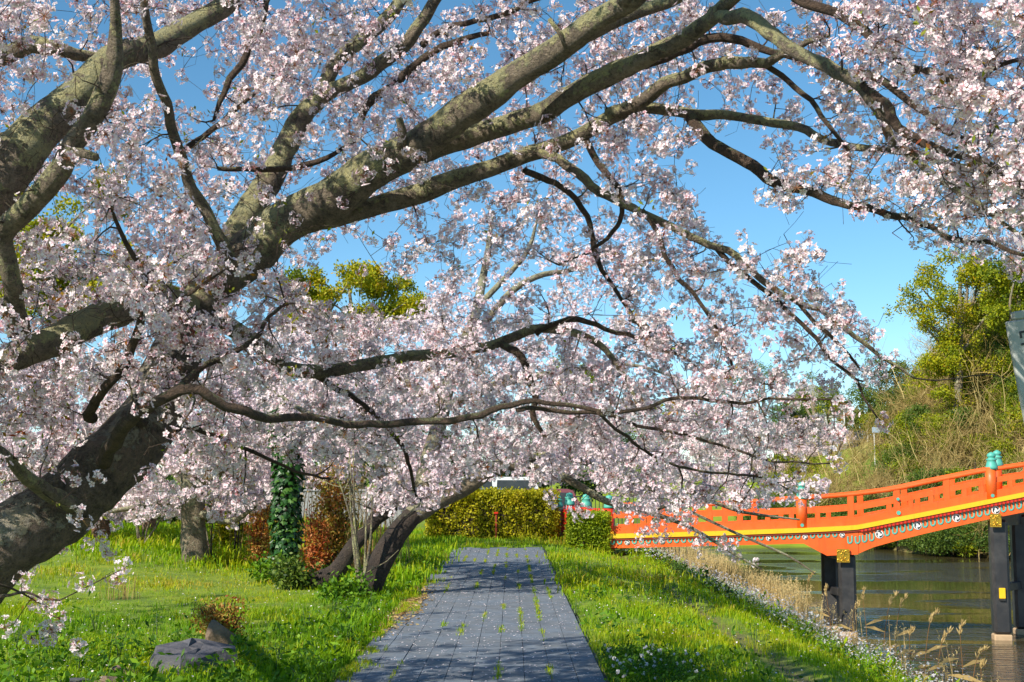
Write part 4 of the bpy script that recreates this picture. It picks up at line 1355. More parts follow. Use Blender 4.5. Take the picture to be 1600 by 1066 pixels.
# ------------------------------------------------------------------ cherry trees of the middle distance
def build_cherry(base_rows, limbs, cells, depth, n_att, label, tmpl, n_parts, bark, seed, spacing=0.13, maxlen=2.6, scale=(0.9, 1.3), step=0.16,
                 group=None, mats=None, tint=(0.06, 0.08), extra_attr=None, r0=0.011, openings=(), tbark=None):
    b = at(*base_rows[0][:3]); b[2] = float(height(b[0], b[1])) - 0.05
    root = thing('cherry_tree', b, label, 'tree', group)
    sk = Skeleton()
    for k, rows in enumerate([base_rows] + limbs):
        W = spline(world_rows(rows), step)
        P, R = W[:, :3].copy(), np.maximum(W[:, 3], 0.004)
        if k == 0: P[0][2] = b[2] - 0.1
        for i in range(1, len(P)):
            P[i] += np.array(noise.noise_vector(Vector(P[i]) * 1.3 + Vector((seed, k, 0)))) * min(0.05, R[i] * 0.6)
        nm = 'trunk' if k == 0 else 'limb' if R[0] > 0.05 else 'branch'
        MB().tube(P, R, 14 if k == 0 else 8, rough=0.16 if k == 0 else 0.1, seed=seed + k, freq=4.0).build(nm, M[(tbark or bark) if k == 0 else bark], root)
        s = R < 0.09
        if s.sum() > 1: sk.add(P[s], R[s])
    r = np.random.default_rng(seed)
    A = []
    w = np.array([c[4] for c in cells], float); w /= w.sum()
    for k in r.choice(len(cells), n_att, p=w):
        x0, y0, x1, y1 = cells[k][:4]
        px, py = r.uniform(x0, x1), r.uniform(y0, y1)
        if any(((px - a) / rx) ** 2 + ((py - q) / ry) ** 2 < 1 for a, q, rx, ry in openings) and r.random() < 0.9: continue
        lo, hi = cells[k][5:7] if len(cells[k]) > 5 else depth
        p = at(px, py, r.uniform(lo, hi))
        if p[2] > height(p[0], p[1]) + 0.5: A.append(p)
    if extra_attr is not None: A = A + list(extra_attr)
    (V, Q), curves = grow(sk, np.array(A), maxlen=maxlen, seed=seed, r0=r0, tip=0.003, sides=3, droop=0.2)
    link('twigs', raw_mesh('twigs', V - wloc(root), Q, M['twig' if bark != 'palebark' else 'palebark'], smooth=True), root, 'stuff')
    pts = along(curves, spacing, 0.1, 0.05, r)
    if openings:
        px, py = pixel_of(pts)
        keep = np.ones(len(pts), bool)
        for a, q, rx, ry in openings:
            keep &= ~((((px - a) / rx) ** 2 + ((py - q) / ry) ** 2 < 0.9) & (r.random(len(pts)) < 0.85))
        pts = pts[keep]
    px, py = pixel_of(pts)
    vis = (px > 5) & (px < 1595)
    key = np.where(vis, pts[:, 1], 999)
    print('cherry clusters', len(pts))
    blossom_parts(root, pts, tmpl, min(n_parts, len(pts) // 2), key, scale, mats, tint)
    return root


ARCH_CELLS = [(700, 320, 900, 400, 0.7), (880, 340, 1000, 420, 0.5), (690, 400, 1020, 500, 2.6), (650, 430, 760, 500, 1.5), (470, 485, 700, 530, 5),
              (400, 500, 760, 600, 13), (760, 500, 900, 600, 5), (900, 500, 1050, 600, 3.0), (400, 600, 700, 700, 10), (700, 600, 960, 700, 11), (960, 600, 1180, 680, 4),
              (600, 700, 720, 780, 6), (560, 760, 690, 810, 2), (720, 690, 900, 745, 5), (830, 690, 960, 752, 5), (560, 700, 690, 790, 5), (930, 690, 1060, 800, 10), (1060, 720, 1180, 790, 3.2), (1180, 740, 1290, 790, 0.7),
              (990, 790, 1080, 840, 1.2, 18.5, 21), (1090, 840, 1190, 895, 0.55, 18.5, 20.5)]


def build_mid_trees():
    build_cherry([(562, 945, 19.4, 24), (592, 880, 19.5, 20), (620, 834, 19.7, 17), (642, 808, 19.9, 15), (662, 780, 20.1, 12)],
                 [[(642, 808, 19.9, 16), (689, 778, 20.1, 14), (733, 757, 20.3, 14.5), (766, 735, 20.5, 12.5), (800, 727, 20.6, 10), (850, 735, 20.6, 7.5), (905, 760, 20.4, 6), (950, 785, 20.2, 5), (1010, 800, 20, 4), (1080, 826, 19.6, 3), (1150, 868, 19.3, 2), (1190, 890, 19.2, 1.2)],
                  [(800, 727, 20.6, 8), (870, 712, 20.8, 6), (950, 735, 20.6, 5), (1020, 765, 20.4, 4.5), (1100, 770, 20.2, 4), (1190, 765, 20, 3), (1280, 770, 19.8, 1.6)],
                  [(1010, 800, 20, 3), (1090, 780, 20, 3), (1160, 800, 19.8, 2.5), (1250, 812, 19.6, 1.4)],
                  [(1080, 800, 19.9, 2.5), (1160, 838, 19.4, 2.2), (1230, 868, 19.2, 1.8), (1275, 898, 19.1, 1)],
                  [(662, 782, 20.1, 15), (668, 730, 20.6, 14), (690, 640, 21.2, 12), (715, 560, 21.8, 10), (745, 480, 22.4, 8), (760, 400, 23, 5), (770, 330, 23.4, 2.5)],
                  [(715, 560, 21.8, 7), (760, 500, 22, 6), (800, 455, 22.2, 5.5), (850, 430, 22.4, 4.5), (900, 420, 22.6, 3.5), (980, 380, 22.8, 2)],
                  [(690, 640, 21.2, 9), (620, 580, 21.5, 7), (560, 520, 21.8, 5), (500, 480, 22, 3)],
                  [(690, 640, 21.2, 8), (780, 600, 21.2, 7), (880, 580, 21.2, 5), (980, 570, 21, 3), (1060, 590, 21, 2)],
                  [(655, 780, 20.1, 9), (600, 720, 20.2, 8), (540, 680, 20.4, 6), (470, 640, 20.6, 4), (410, 600, 20.8, 2)],
                  [(745, 480, 22.4, 5), (820, 400, 22.8, 4), (840, 340, 23, 2)]],
                 ARCH_CELLS, (18.2, 24.5), 2200,
                 'cherry tree with dark gnarled trunk leaning from the left edge across the path', MID_T, 150, 'palebark', 21, tbark='darkbark',
                 openings=[(900, 800, 62, 42), (560, 460, 110, 42), (600, 395, 130, 55), (790, 805, 118, 52), (500, 790, 75, 55), (880, 790, 45, 35), (560, 430, 90, 30), (1120, 705, 30, 20)])
    build_cherry([(484, 915, 21.0, 18), (508, 905, 21.0, 16), (526, 895, 21, 14), (548, 860, 21, 12), (566, 836, 21.2, 11), (584, 815, 21.4, 10), (600, 770, 21.8, 12), (590, 700, 22.4, 10), (560, 620, 23, 7)],
                 [[(584, 815, 21.4, 9), (640, 770, 21.6, 6), (680, 720, 21.8, 4)], [(590, 700, 22.4, 8), (520, 640, 22.8, 6), (450, 600, 23, 3)]],
                 [(420, 560, 640, 700, 5), (600, 690, 700, 790, 3)], (21.5, 24.5), 220,
                 'twisted dark cherry tree rising from a low stump beside the ivy clad trunk', MID_T, 40, 'darkbark', 33)
    # paler trees on the lawn behind
    cells = [(150, 560, 420, 640, 3), (150, 620, 470, 720, 9), (180, 700, 470, 790, 8), (200, 780, 420, 815, 2)]
    build_cherry([(308, 897, 25.0, 23), (305, 850, 25.0, 20), (302, 800, 25, 18), (298, 740, 25, 15), (290, 680, 25, 11), (280, 620, 25, 7)],
                 [[(300, 770, 25, 11), (350, 730, 24.6, 8), (410, 690, 24.2, 5), (460, 670, 24, 3)], [(300, 760, 25, 10), (240, 710, 25.2, 8), (190, 680, 25.4, 5)], [(300, 800, 25, 7), (360, 815, 24.6, 5), (400, 790, 24.3, 3)],
                  [(296, 780, 25, 7), (230, 790, 24.5, 5), (170, 800, 24.2, 3)]],
                 cells, (23.2, 28), 760, 'cherry tree with a pale grey straight trunk standing alone on the lawn', LAWN_T, 60, 'palebark', 45, scale=(1.0, 1.5), tint=(-0.02, 0.06))
    cells = [(-60, 560, 170, 660, 3), (-60, 640, 220, 740, 8), (-40, 720, 240, 800, 9), (60, 790, 230, 825, 4)]
    build_cherry([(158, 880, 29.0, 17), (157, 845, 29.0, 15), (156, 800, 29, 14), (150, 740, 29, 11), (140, 680, 29, 7)],
                 [[(155, 780, 29, 9), (90, 740, 28.6, 7), (20, 720, 28.4, 4)], [(153, 770, 29, 8), (210, 730, 28.5, 6), (250, 700, 28, 3)], [(156, 800, 29, 6), (100, 800, 28.6, 4), (50, 790, 28.3, 3)]],
                 cells, (27, 32), 700, 'cherry tree with a red brown trunk farther back on the lawn', LAWN_T, 40, 'browntrunk', 52, scale=(1.1, 1.6), tint=(-0.03, 0.06))
    cells = [(380, 560, 700, 700, 5), (400, 690, 560, 760, 3), (-50, 560, 400, 720, 5)]
    build_cherry([(236, 868, 33.0, 12), (234, 830, 33.0, 11), (230, 780, 33, 10), (236, 700, 33, 7), (260, 630, 33, 5)],
                 [[(232, 800, 33, 7), (320, 740, 33, 6), (420, 700, 33, 5), (520, 660, 33, 4), (620, 640, 33, 3)], [(233, 780, 33, 6), (160, 700, 33, 5), (60, 660, 33, 3)]],
                 cells, (31, 36), 700, 'cherry tree with a thin forked trunk at the back of the lawn', LAWN_T, 30, 'browntrunk', 57, scale=(1.3, 1.9), maxlen=4.0, tint=(-0.02, 0.06))


build_mid_trees()


# ------------------------------------------------------------------ leafy plants
def ellip(n, r, r_in=0.72):
    d = r.normal(size=(n, 3)); d /= np.linalg.norm(d, axis=1)[:, None]
    return d * (r_in + (1 - r_in) * r.random(n) ** 0.5)[:, None]


CAM_T = [leaf_template(10, 0.20, 0.055, 0.16, 100 + k) for k in range(5)]
LEAF_S = [leaf_template(8, 0.085, 0.024, 0.07, 110 + k) for k in range(5)]


def leafy_crown(root, lobes, tmpl, dens, mats, seed, size=1.0, name='crown', tint=0.0, tvar=0.2):
    """lobes: centre, radii; leaf sprays thick on each lobe's skin, thinner inside"""
    r = np.random.default_rng(seed)
    Ps, Ts = [], []
    for c, rad in lobes:
        rad = np.asarray(rad, float)
        n = int(dens * (rad[0] * rad[1] + rad[1] * rad[2] + rad[0] * rad[2]))
        e = ellip(n, r, 0.45) * rad + np.asarray(c)
        w = np.array([noise.noise(Vector(p) * (1.2 / size)) for p in e])
        w2 = np.array([noise.noise(Vector(p) * (3.0 / size)) for p in e])
        e = e[(w + 0.5 * w2) > -0.12]
        Ps.append(e)
        Ts.append(np.full(len(e), r.normal(tint, 0.10)) + r.normal(0, tvar * 0.6, len(e)))
    P = np.vstack(Ps)
    return scatter(name, tmpl, P, rand_rot(len(P), r), r.uniform(0.75, 1.3, len(P)) * size, np.concatenate(Ts), mats, root, kind='stuff')


def broadleaf(label, px, pybase, Y, lobes_px, seed, mat='camphor', size=1.0, dens=60, tint=0.0, bark='palebark', group=None, trunk_r=8, name='broadleaf_tree', cat='tree', rel=0.6, base_z=None):
    """lobes_px: (px, py, half width px, half height px)"""
    r = np.random.default_rng(seed)
    b = at(px, pybase, Y)
    if base_z is None: b[2] = float(height(b[0], b[1])) - 0.1
    root = thing(name, b, label, cat, group)
    lobes = []
    k = Y / F
    top = min(lobes_px, key=lambda l: l[1])
    tp = at(top[0], top[1] + top[3] * 0.2, Y)
    mid = (b * 0.5 + tp * 0.5) + np.array([0.15 * r.normal(), 0, 0])
    MB().tube(spline([b, mid, tp], 0.8), np.linspace(trunk_r * k, trunk_r * k * 0.25, len(spline([b, mid, tp], 0.8))), 8, rough=0.12, freq=1.5).build('trunk', M[bark], root)
    for lx, ly, rx, ry in lobes_px:
        dep = min(rx, ry * 1.4) * k
        c = at(lx, ly, Y + r.uniform(-rel, rel) * dep)
        for _ in range(7):
            off = r.normal(0, 0.48, 3) * np.array([rx * k, dep, ry * k])
            lobes.append((c + off, np.array([rx * k, dep, ry * k]) * r.uniform(0.25, 0.5)))
        st = mid * 0.6 + tp * 0.4 * r.uniform(0.4, 1.0) + b * (0.4 - 0.4 * 0.7)
        st = b + (tp - b) * r.uniform(0.35, 0.75)
        C = spline([st, (st + c) / 2 + r.normal(0, 0.1, 3) * np.linalg.norm(c - st), c], 0.7)
        MB().tube(C, np.linspace(trunk_r * k * 0.45, trunk_r * k * 0.12, len(C)), 6).build('limb', M[bark], root)
    leafy_crown(root, lobes, CAM_T, dens / size, [M[mat]], seed, size, tint=tint)
    return root


def build_background_trees():
    broadleaf('round yellow green camphor tree rising behind the white blossom', 565, 760, 62, [(500, 462, 40, 34), (545, 440, 50, 32), (600, 448, 50, 34), (640, 470, 36, 30), (560, 490, 90, 40), (470, 490, 30, 30)], 201, size=0.8, dens=130, tint=0.08, trunk_r=9)
    broadleaf('yellow green camphor tree seen through the near limbs beside the white sky gap', 60, 760, 55, [(40, 385, 55, 40), (110, 370, 45, 38), (20, 440, 60, 50), (100, 440, 70, 50), (160, 300, 26, 30), (200, 420, 50, 60)], 202, size=0.95, dens=90, tint=0.05, trunk_r=10)
    broadleaf('yellowish tree low behind the lawn cherry trees', 400, 800, 40, [(385, 690, 36, 30), (370, 790, 40, 34), (400, 750, 36, 40), (420, 690, 30, 40)], 203, size=0.6, dens=120, trunk_r=6)
    # right hand hill
    broadleaf('tall golden green camphor tree with forked pale limbs on the hill', 1490, 640, 86, [(1440, 450, 40, 26), (1420, 478, 30, 18), (1500, 415, 36, 26), (1530, 430, 44, 34), (1480, 480, 40, 32), (1520, 490, 46, 36), (1465, 530, 42, 30), (1440, 505, 30, 18), (1500, 545, 50, 30), (1470, 570, 44, 30), (1530, 580, 50, 34), (1490, 600, 44, 26), (1560, 470, 40, 40)], 204, size=0.9, dens=46, tint=0.0, trunk_r=9)
    broadleaf('dark leafy tree high on the hill behind the white signboard', 1600, 560, 82, [(1590, 420, 50, 40), (1620, 480, 50, 50), (1575, 500, 36, 30)], 205, 'camphor', size=1.0, dens=70, tint=-0.22)
    broadleaf('small bare olive tree on the skyline beyond the bridge', 1180, 690, 105, [(1160, 590, 34, 26), (1195, 585, 30, 26), (1220, 600, 22, 18), (1140, 605, 22, 20)], 206, 'darkleaf', size=0.6, dens=22, tint=0.35, trunk_r=5)
    broadleaf('round olive bush in front of the far pink blossom', 1012, 745, 95, [(1000, 718, 18, 16), (1022, 714, 18, 18), (1012, 730, 24, 14)], 207, 'camphor', size=0.8, dens=60, tint=-0.2, name='round_bush', cat='bush')
    broadleaf('pale green young tree beside the far leaning white post', 1280, 680, 115, [(1270, 610, 22, 20), (1300, 625, 24, 18), (1255, 630, 18, 16)], 208, 'camphor', size=0.7, dens=40, tint=-0.25)
    broadleaf('dark tree in the shade behind the parked cars', 830, 800, 60, [(830, 745, 46, 26), (880, 740, 36, 30), (800, 728, 40, 20), (920, 745, 30, 24)], 209, 'darkleaf', size=0.8, dens=80, tint=-0.3)
    broadleaf('olive tree showing between blossom sprays over the far bank', 895, 745, 75, [(890, 580, 40, 26), (905, 610, 34, 22), (870, 620, 30, 20)], 210, 'camphor', size=0.8, dens=45, tint=-0.25)


build_background_trees()


def far_cherries():
    """pink blossom banks far beyond the pond"""
    r = np.random.default_rng(77)
    spots = [(985, 700, 52, 34, 110), (1060, 705, 60, 36, 112), (1140, 705, 52, 34, 114), (1210, 684, 46, 30, 116), (1270, 680, 44, 28, 118), (1325, 692, 42, 20, 120), (1240, 705, 50, 20, 108), (1300, 704, 46, 16, 110), (930, 690, 44, 40, 108), (1190, 735, 50, 18, 104), (1100, 740, 46, 18, 102)]
    for i, (px, py, rx, ry, Y) in enumerate(spots):
        k = Y / F
        c = at(px, py, Y)
        g = float(height(c[0], c[1]))
        root = thing('cherry_tree', (c[0], c[1], g), 'distant pink cherry tree in the blossoming bank beyond the pond', 'tree', 'distant pink cherry trees beyond the pond')
        MB().tube([(c[0], c[1], g - 0.2), (c[0] + 0.1, c[1], (g + c[2]) / 2), (c[0], c[1], c[2] + 0.3)], [0.22, 0.17, 0.07], 6).build('trunk', M['darkbark'], root)
        lobes = []
        for _ in range(7):
            off = r.normal(0, 0.42, 3) * np.array([rx, rx, ry]) * k
            lobes.append((c + off, np.array([rx, rx, ry * 0.9]) * k * r.uniform(0.4, 0.62)))
        P = np.vstack([ellip(int(34 * L[1][0] * L[1][1] + 30), r, 0.6) * L[1] + L[0] for L in lobes])
        scatter('blossoms', FAR_T, P, rand_rot(len(P), r), r.uniform(0.9, 1.6, len(P)), r.normal(-0.12 if py < 712 else -0.3, 0.1, len(P)), [M['farpetal']] * 3, root)


far_cherries()


# ------------------------------------------------------------------ hillside scrub
def brush_mesh(seed, h=2.6, n=90, green=0.0, pale=False):
    """leafless shrub: many thin arching twigs from a few stems"""
    r = np.random.default_rng(seed)
    Vs, Ts, tn, b = [], [], [], 0

    def twig(p, d, L, w, m=4, tv=None):
        nonlocal b
        pts = [p]
        for _ in range(m):
            d = d + r.normal(0, 0.22, 3) + np.array([0, 0, 0.05]); d /= np.linalg.norm(d)
            pts.append(pts[-1] + d * L / m)
        pts = np.array(pts)
        s = np.cross(d, r.normal(size=3)); s /= np.linalg.norm(s)
        ww = np.linspace(w, w * 0.35, m + 1)[:, None]
        V = np.vstack([pts + s * ww, pts - s * ww])
        Vs.append(V)
        for i in range(m):
            Ts.extend([(b + i, b + i + 1, b + m + 2 + i), (b + i, b + m + 2 + i, b + m + 1 + i)])
        t = tv if tv is not None else np.clip(r.normal(0.45, 0.2), 0, 1)
        tn.append(np.full(len(V), t)); b += len(V)
        return pts, d
    for s in range(9):
        a = r.uniform(0, 6.28)
        p = np.array([r.normal(0, h * 0.22), r.normal(0, h * 0.22), 0])
        d = np.array([math.cos(a) * 0.55, math.sin(a) * 0.55, 1.0]); d /= np.linalg.norm(d)
        pts, d2 = twig(p, d, h * r.uniform(0.6, 1.0), 0.026 if not pale else 0.04, 5, 0.9 if pale else None)
        for _ in range(n // 9):
            q = pts[r.integers(1, len(pts))]
            dd = d2 + r.normal(0, 0.75, 3); dd /= np.linalg.norm(dd)
            p2, d3 = twig(q, dd, h * r.uniform(0.25, 0.5), 0.014)
            for _ in range(2):
                dd = d3 + r.normal(0, 0.8, 3); dd /= np.linalg.norm(dd)
                twig(p2[r.integers(1, len(p2))], dd, h * r.uniform(0.12, 0.3), 0.009, 3)
    return raw_mesh('branches', np.vstack(Vs), np.array(Ts), [M['brush']], None, np.concatenate(tn))


def bush_mesh(seed, rad, h, dens, mat, size=1.0, tmpl=None, tint=0.0):
    r = np.random.default_rng(seed)
    lobes = [(np.array([r.normal(0, rad * 0.4), r.normal(0, rad * 0.4), h * r.uniform(0.35, 0.72)]), np.array([rad, rad, h * 0.5]) * r.uniform(0.45, 0.75)) for _ in range(6)]
    o = leafy_crown(None, lobes, tmpl or CAM_T, dens, [M[mat]], seed, size, 'foliage', tint)
    me = o.data
    bpy.data.objects.remove(o)
    return me


def build_scrub():
    bm = [brush_mesh(300 + k, 2.8, 140) for k in range(4)]
    pale = [brush_mesh(320 + k, 4.0, 80, pale=True) for k in range(2)]
    stem = MB().tube([(0, 0, -0.3), (0.02, 0.01, 0.35), (0.0, 0.03, 0.9)], [0.07, 0.055, 0.03], 6).mesh('stem', M['darkbark'])
    gm = [bush_mesh(340 + k, 1.6, 2.4, 55, 'darkleaf', 0.7, tint=0.12) for k in range(2)] + [bush_mesh(345 + k, 1.6, 2.4, 55, 'camphor', 0.75, tint=-0.15) for k in range(2)]
    kinds = [('brown_shrub', bm, 'leafless brown shrub in the scrub covering the far hillside', 'shrub', 'leafless brown shrubs on the far hillside', 'branches'),
             ('pale_shrub', pale, 'tall shrub of bare pale whitish branches arching out of the hillside scrub', 'shrub', 'pale branching shrubs on the far hillside', 'branches'),
             ('green_bush', gm[:2], 'dark green leafy bush among the brown hillside scrub', 'bush', 'dark green bushes on the far hillside', 'foliage'),
             ('yellow_bush', gm[2:], 'yellow green leafy bush among the brown hillside scrub', 'bush', 'yellow green bushes on the far hillside', 'foliage')]
    r = random.Random(5)
    spots = []
    for _ in range(6000):
        Y = r.uniform(67, 108)
        a = r.uniform(0.215, 0.44)
        x = a * Y
        z = float(height(x, Y))
        if z < -2.15: continue
        if a < 0.27 and Y < 84: continue
        if a < 0.288 and Y > 90: continue
        if any((x - q[0]) ** 2 + (Y - q[1]) ** 2 < (1.05 if a > 0.30 else 1.5) ** 2 for q in spots): continue
        spots.append((x, Y, z, a))
        if len(spots) > 520: break
    for q in range(44):
        a, Y = r.uniform(0.185, 0.292), r.uniform(85.5, 90)
        spots.append((a * Y, Y, float(height(a * Y, Y)), a))
    for q in range(70):
        a, Y = r.uniform(0.20, 0.288), r.uniform(91, 104)
        if any((a * Y - q_[0]) ** 2 + (Y - q_[1]) ** 2 < 2.2 for q_ in spots): continue
        spots.append((a * Y, Y, float(height(a * Y, Y)) - 0.5, a))
    for q in range(34):                                          # leafy bushes leaning over the far waterline
        a = 0.275 + 0.17 * q / 33 + r.uniform(-0.004, 0.004)
        Y = float(np.interp(a, [-0.2, 0.1, 0.13, 0.28, 0.33, 0.40, 0.6], [86, 86, 84, 80, 72, 69, 66])) + r.uniform(-1.0, 1.2)
        spots.append((a * Y, Y, max(float(height(a * Y, Y)), -2.3), a))
    for x, Y, z, a in spots:
        u = r.random()
        g = noise.noise(Vector((x * 0.13, Y * 0.13, 3)))
        near_water = z < -1.2
        if u < 0.11 and not near_water: k = 1
        elif g + (0.5 if near_water else 0.0) + r.gauss(0, 0.18) > 0.02: k = 2 if r.random() < (0.8 if near_water else 0.3) else 3
        else: k = 0
        nm, meshes, lab, cat, grp, part = kinds[k]
        o = thing(nm, (x, Y, z - 0.1), lab, cat, grp)
        s = r.uniform(0.7, 1.25) * (0.85 if k >= 2 else 1)
        o.scale = (s, s, s * r.uniform(0.85, 1.2))
        o.rotation_euler = (0, 0, r.uniform(0, 6.28))
        link(part, r.choice(meshes), o, 'stuff')
        link('stem', stem, o)
    # tree line closing the far left and the lawn's back
    r2 = np.random.default_rng(9)
    for i, (px, Y, h) in enumerate([(-40, 52, 3.5), (60, 55, 3.2), (200, 54, 3.6), (330, 56, 3.8), (450, 58, 4), (560, 60, 4.2), (660, 64, 4.2), (740, 66, 4.5), (960, 125, 6), (880, 120, 6), (1050, 135, 7), (1240, 130, 7), (1340, 128, 6), (1400, 122, 6)]):
        k = Y / F
        hp = h / k / 2
        zb = float(height((px - 800) * k, Y))
        pyb = 755 - (zb - EYE) / k
        broadleaf('dark evergreen tree closing the view far behind the blossom', px, pyb, Y, [(px - 25, pyb - hp * 1.1, 38, hp * 0.8), (px + 25, pyb - hp * 1.0, 38, hp * 0.8), (px, pyb - hp * 1.5, 32, hp * 0.5)], 400 + i,
                  'darkleaf', size=0.9, dens=34, tint=0.12 if Y > 100 else 0.0, group='dark evergreen trees far behind')


build_scrub()
# ------------------------------------------------------------------ hedges and clipped bushes
HEDGE_T = [leaf_template(7, 0.062, 0.020, 0.045, 500 + k) for k in range(5)]


def box_foliage(root, c, size, n, mat, tmpl, seed, core='darkbark', wob=0.06, size_l=1.0):
    r = np.random.default_rng(seed)
    c = np.asarray(c, float); h = np.asarray(size, float) / 2
    A = np.array([h[1] * h[2], h[0] * h[2], h[0] * h[1]]); A = A / A.sum()
    ax = r.choice(3, n, p=A)
    p = r.uniform(-1, 1, (n, 3))
    sg = r.choice([-1.0, 1.0], n)
    for k in range(3):
        p[ax == k, k] = np.where(k == 2, 1.0, sg[ax == k])
    inward = r.random(n) ** 2 * 0.22
    P = c + p * (h - inward[:, None])
    for i in range(n):
        P[i] += np.array(noise.noise_vector(Vector(P[i]) * 1.6)) * wob
    t = np.array([noise.noise(Vector(q) * 1.3) for q in P]) * 0.28 + r.normal(0, 0.13, n)
    scatter('foliage', tmpl, P, rand_rot(n, r), r.uniform(0.8, 1.3, n) * size_l, t, [M[mat]], root)
    MB().box(c - np.array([0, 0, 0.06]), np.maximum(np.asarray(size) - 0.3, 0.1), bev=0.1).build('branches', M[core], root)  # solid dark core box added inside the foliage in place of branches


def build_hedges():
    x0, x1 = (668 - 800) * 39.6 / F, (869 - 800) * 39.6 / F
    root = thing('hedge', ((x0 + x1) / 2, 39.8, 0), 'long clipped yellow green hedge closing the end of the path', 'hedge')
    box_foliage(root, ((x0 + x1) / 2, 40.1, 0.68), (x1 - x0, 1.1, 1.44), 5200, 'hedge', HEDGE_T, 601, size_l=1.2)
    x0, x1 = (889 - 800) * 34.8 / F, (951 - 800) * 34.8 / F
    root = thing('clipped_bush', ((x0 + x1) / 2, 35.2, -0.05), 'small box shaped clipped green bush at the near end of the bridge', 'bush')
    box_foliage(root, ((x0 + x1) / 2, 35.3, 0.36), (x1 - x0, 1.1, 0.98), 3400, 'boxleaf', HEDGE_T, 602, size_l=0.9)
    xa, xb = (60 - 800) * 40 / F, (440 - 800) * 40 / F
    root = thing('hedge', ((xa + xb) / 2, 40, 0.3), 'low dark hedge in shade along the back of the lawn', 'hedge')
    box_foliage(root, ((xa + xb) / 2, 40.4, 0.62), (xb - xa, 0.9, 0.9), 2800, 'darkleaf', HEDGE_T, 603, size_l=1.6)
    # wall behind that hedge
    root = thing('garden_wall', (-11, 47, 0.3), 'low grey concrete wall behind the dark hedge beyond the lawn', 'wall')
    MB().box((-12, 47, 0.75), (16, 0.18, 1.3), bev=0.01).build('wall_panel', M['concrete'], root)
    MB().box((-12, 47, 1.44), (16.1, 0.26, 0.08), bev=0.01).build('coping', M['concrete'], root)
    # red post in the hedge
    b = gp(775, 843, 0.0)
    b = np.array([(775.5 - 800) * 39.5 / F, 39.5, 0.0])
    root = thing('marker_post', b, 'short red marker post standing against the yellow green hedge', 'post')
    MB().box(b + [0, 0, 0.38], (0.06, 0.06, 0.76), bev=0.01).build('post', M['darkred'], root)
    MB().box(b + [0, 0, 0.79], (0.13, 0.13, 0.06), bev=0.01).build('cap', M['red'], root)


build_hedges()


# ------------------------------------------------------------------ ivy trunk, red shrubs, saplings, dry grass
def ivy_leaf(s=0.05):
    o = [(0, 0), (0.55, 0.1), (0.95, 0.55), (0.5, 0.75), (0, 1.5), (-0.5, 0.75), (-0.95, 0.55), (-0.55, 0.1)]
    V = np.array([(x * s, y * s, -0.25 * s * abs(x)) for x, y in o])
    T = np.array([(0, i, i + 1) for i in range(1, 7)])
    return V, T


def build_ivy():
    Y = 23.2
    b = np.array([(447 - 800) * Y / F, Y, float(height((447 - 800) * Y / F, Y)) - 0.05])
    root = thing('ivy_trunk', b, 'tree trunk wrapped top to bottom in glossy dark green ivy', 'tree')
    top = at(443, 690, Y)
    C = spline([b, (b + top) / 2 + np.array([0.06, 0, 0]), top, top + np.array([-0.2, 0.1, 1.2])], 0.15)
    R = np.linspace(0.13, 0.15, len(C))
    MB().tube(C, R, 12, rough=0.15, freq=3).build('trunk', M['darkbark'], root)
    r = np.random.default_rng(8)
    V, T = ivy_leaf(0.062)
    protos = [raw_mesh('leaf', V * q, T, [M['ivy']], None, np.clip(np.full(len(V), t), 0, 1)) for q, t in ((1, 0.05), (1.15, 0.25), (0.8, 0.45), (0.95, 0.8))]
    pos, rot = [], []
    for i in range(1900):
        k = r.integers(0, len(C) - 4)
        a = r.uniform(0, 2 * PI)
        d = np.array([math.cos(a), math.sin(a), 0])
        bulge = 1.25 + 0.9 * noise.noise(Vector((math.cos(a) * 1.5, math.sin(a) * 1.5, C[k][2] * 2.2)))
        p = C[k] + d * (R[k] * bulge + r.uniform(0.0, 0.10)) + np.array([0, 0, r.uniform(-0.1, 0.1)])
        pos.append(p)
        z = d * 0.8 + np.array([0, 0, 0.35]) + r.normal(0, 0.3, 3)
        z /= np.linalg.norm(z)
        y = np.array([0, 0, -1.0]) + r.normal(0, 0.4, 3); y -= z * np.dot(y, z); y /= np.linalg.norm(y)
        rot.append(np.stack([np.cross(y, z), y, z], 1))
    pos, rot = np.array(pos), np.array(rot)
    order = np.argsort(pos[:, 1])
    from mathutils import Matrix
    for i in order[:260]:
        o = link('leaf', protos[r.integers(0, 4)], root)
        o.location = tuple(pos[i] - wloc(root))
        o.rotation_euler = Matrix(rot[i].tolist()).to_euler()
    rest = order[260:]
    scatter('leaves', [(V, T, np.full(len(V), 0.4), np.zeros(len(T), int))], pos[rest], rot[rest], r.uniform(0.8, 1.3, len(rest)), r.normal(-0.15, 0.22, len(rest)), [M['ivy']], root)


NAND_T = [leaf_template(9, 0.075, 0.016, 0.06, 700 + k) for k in range(4)]


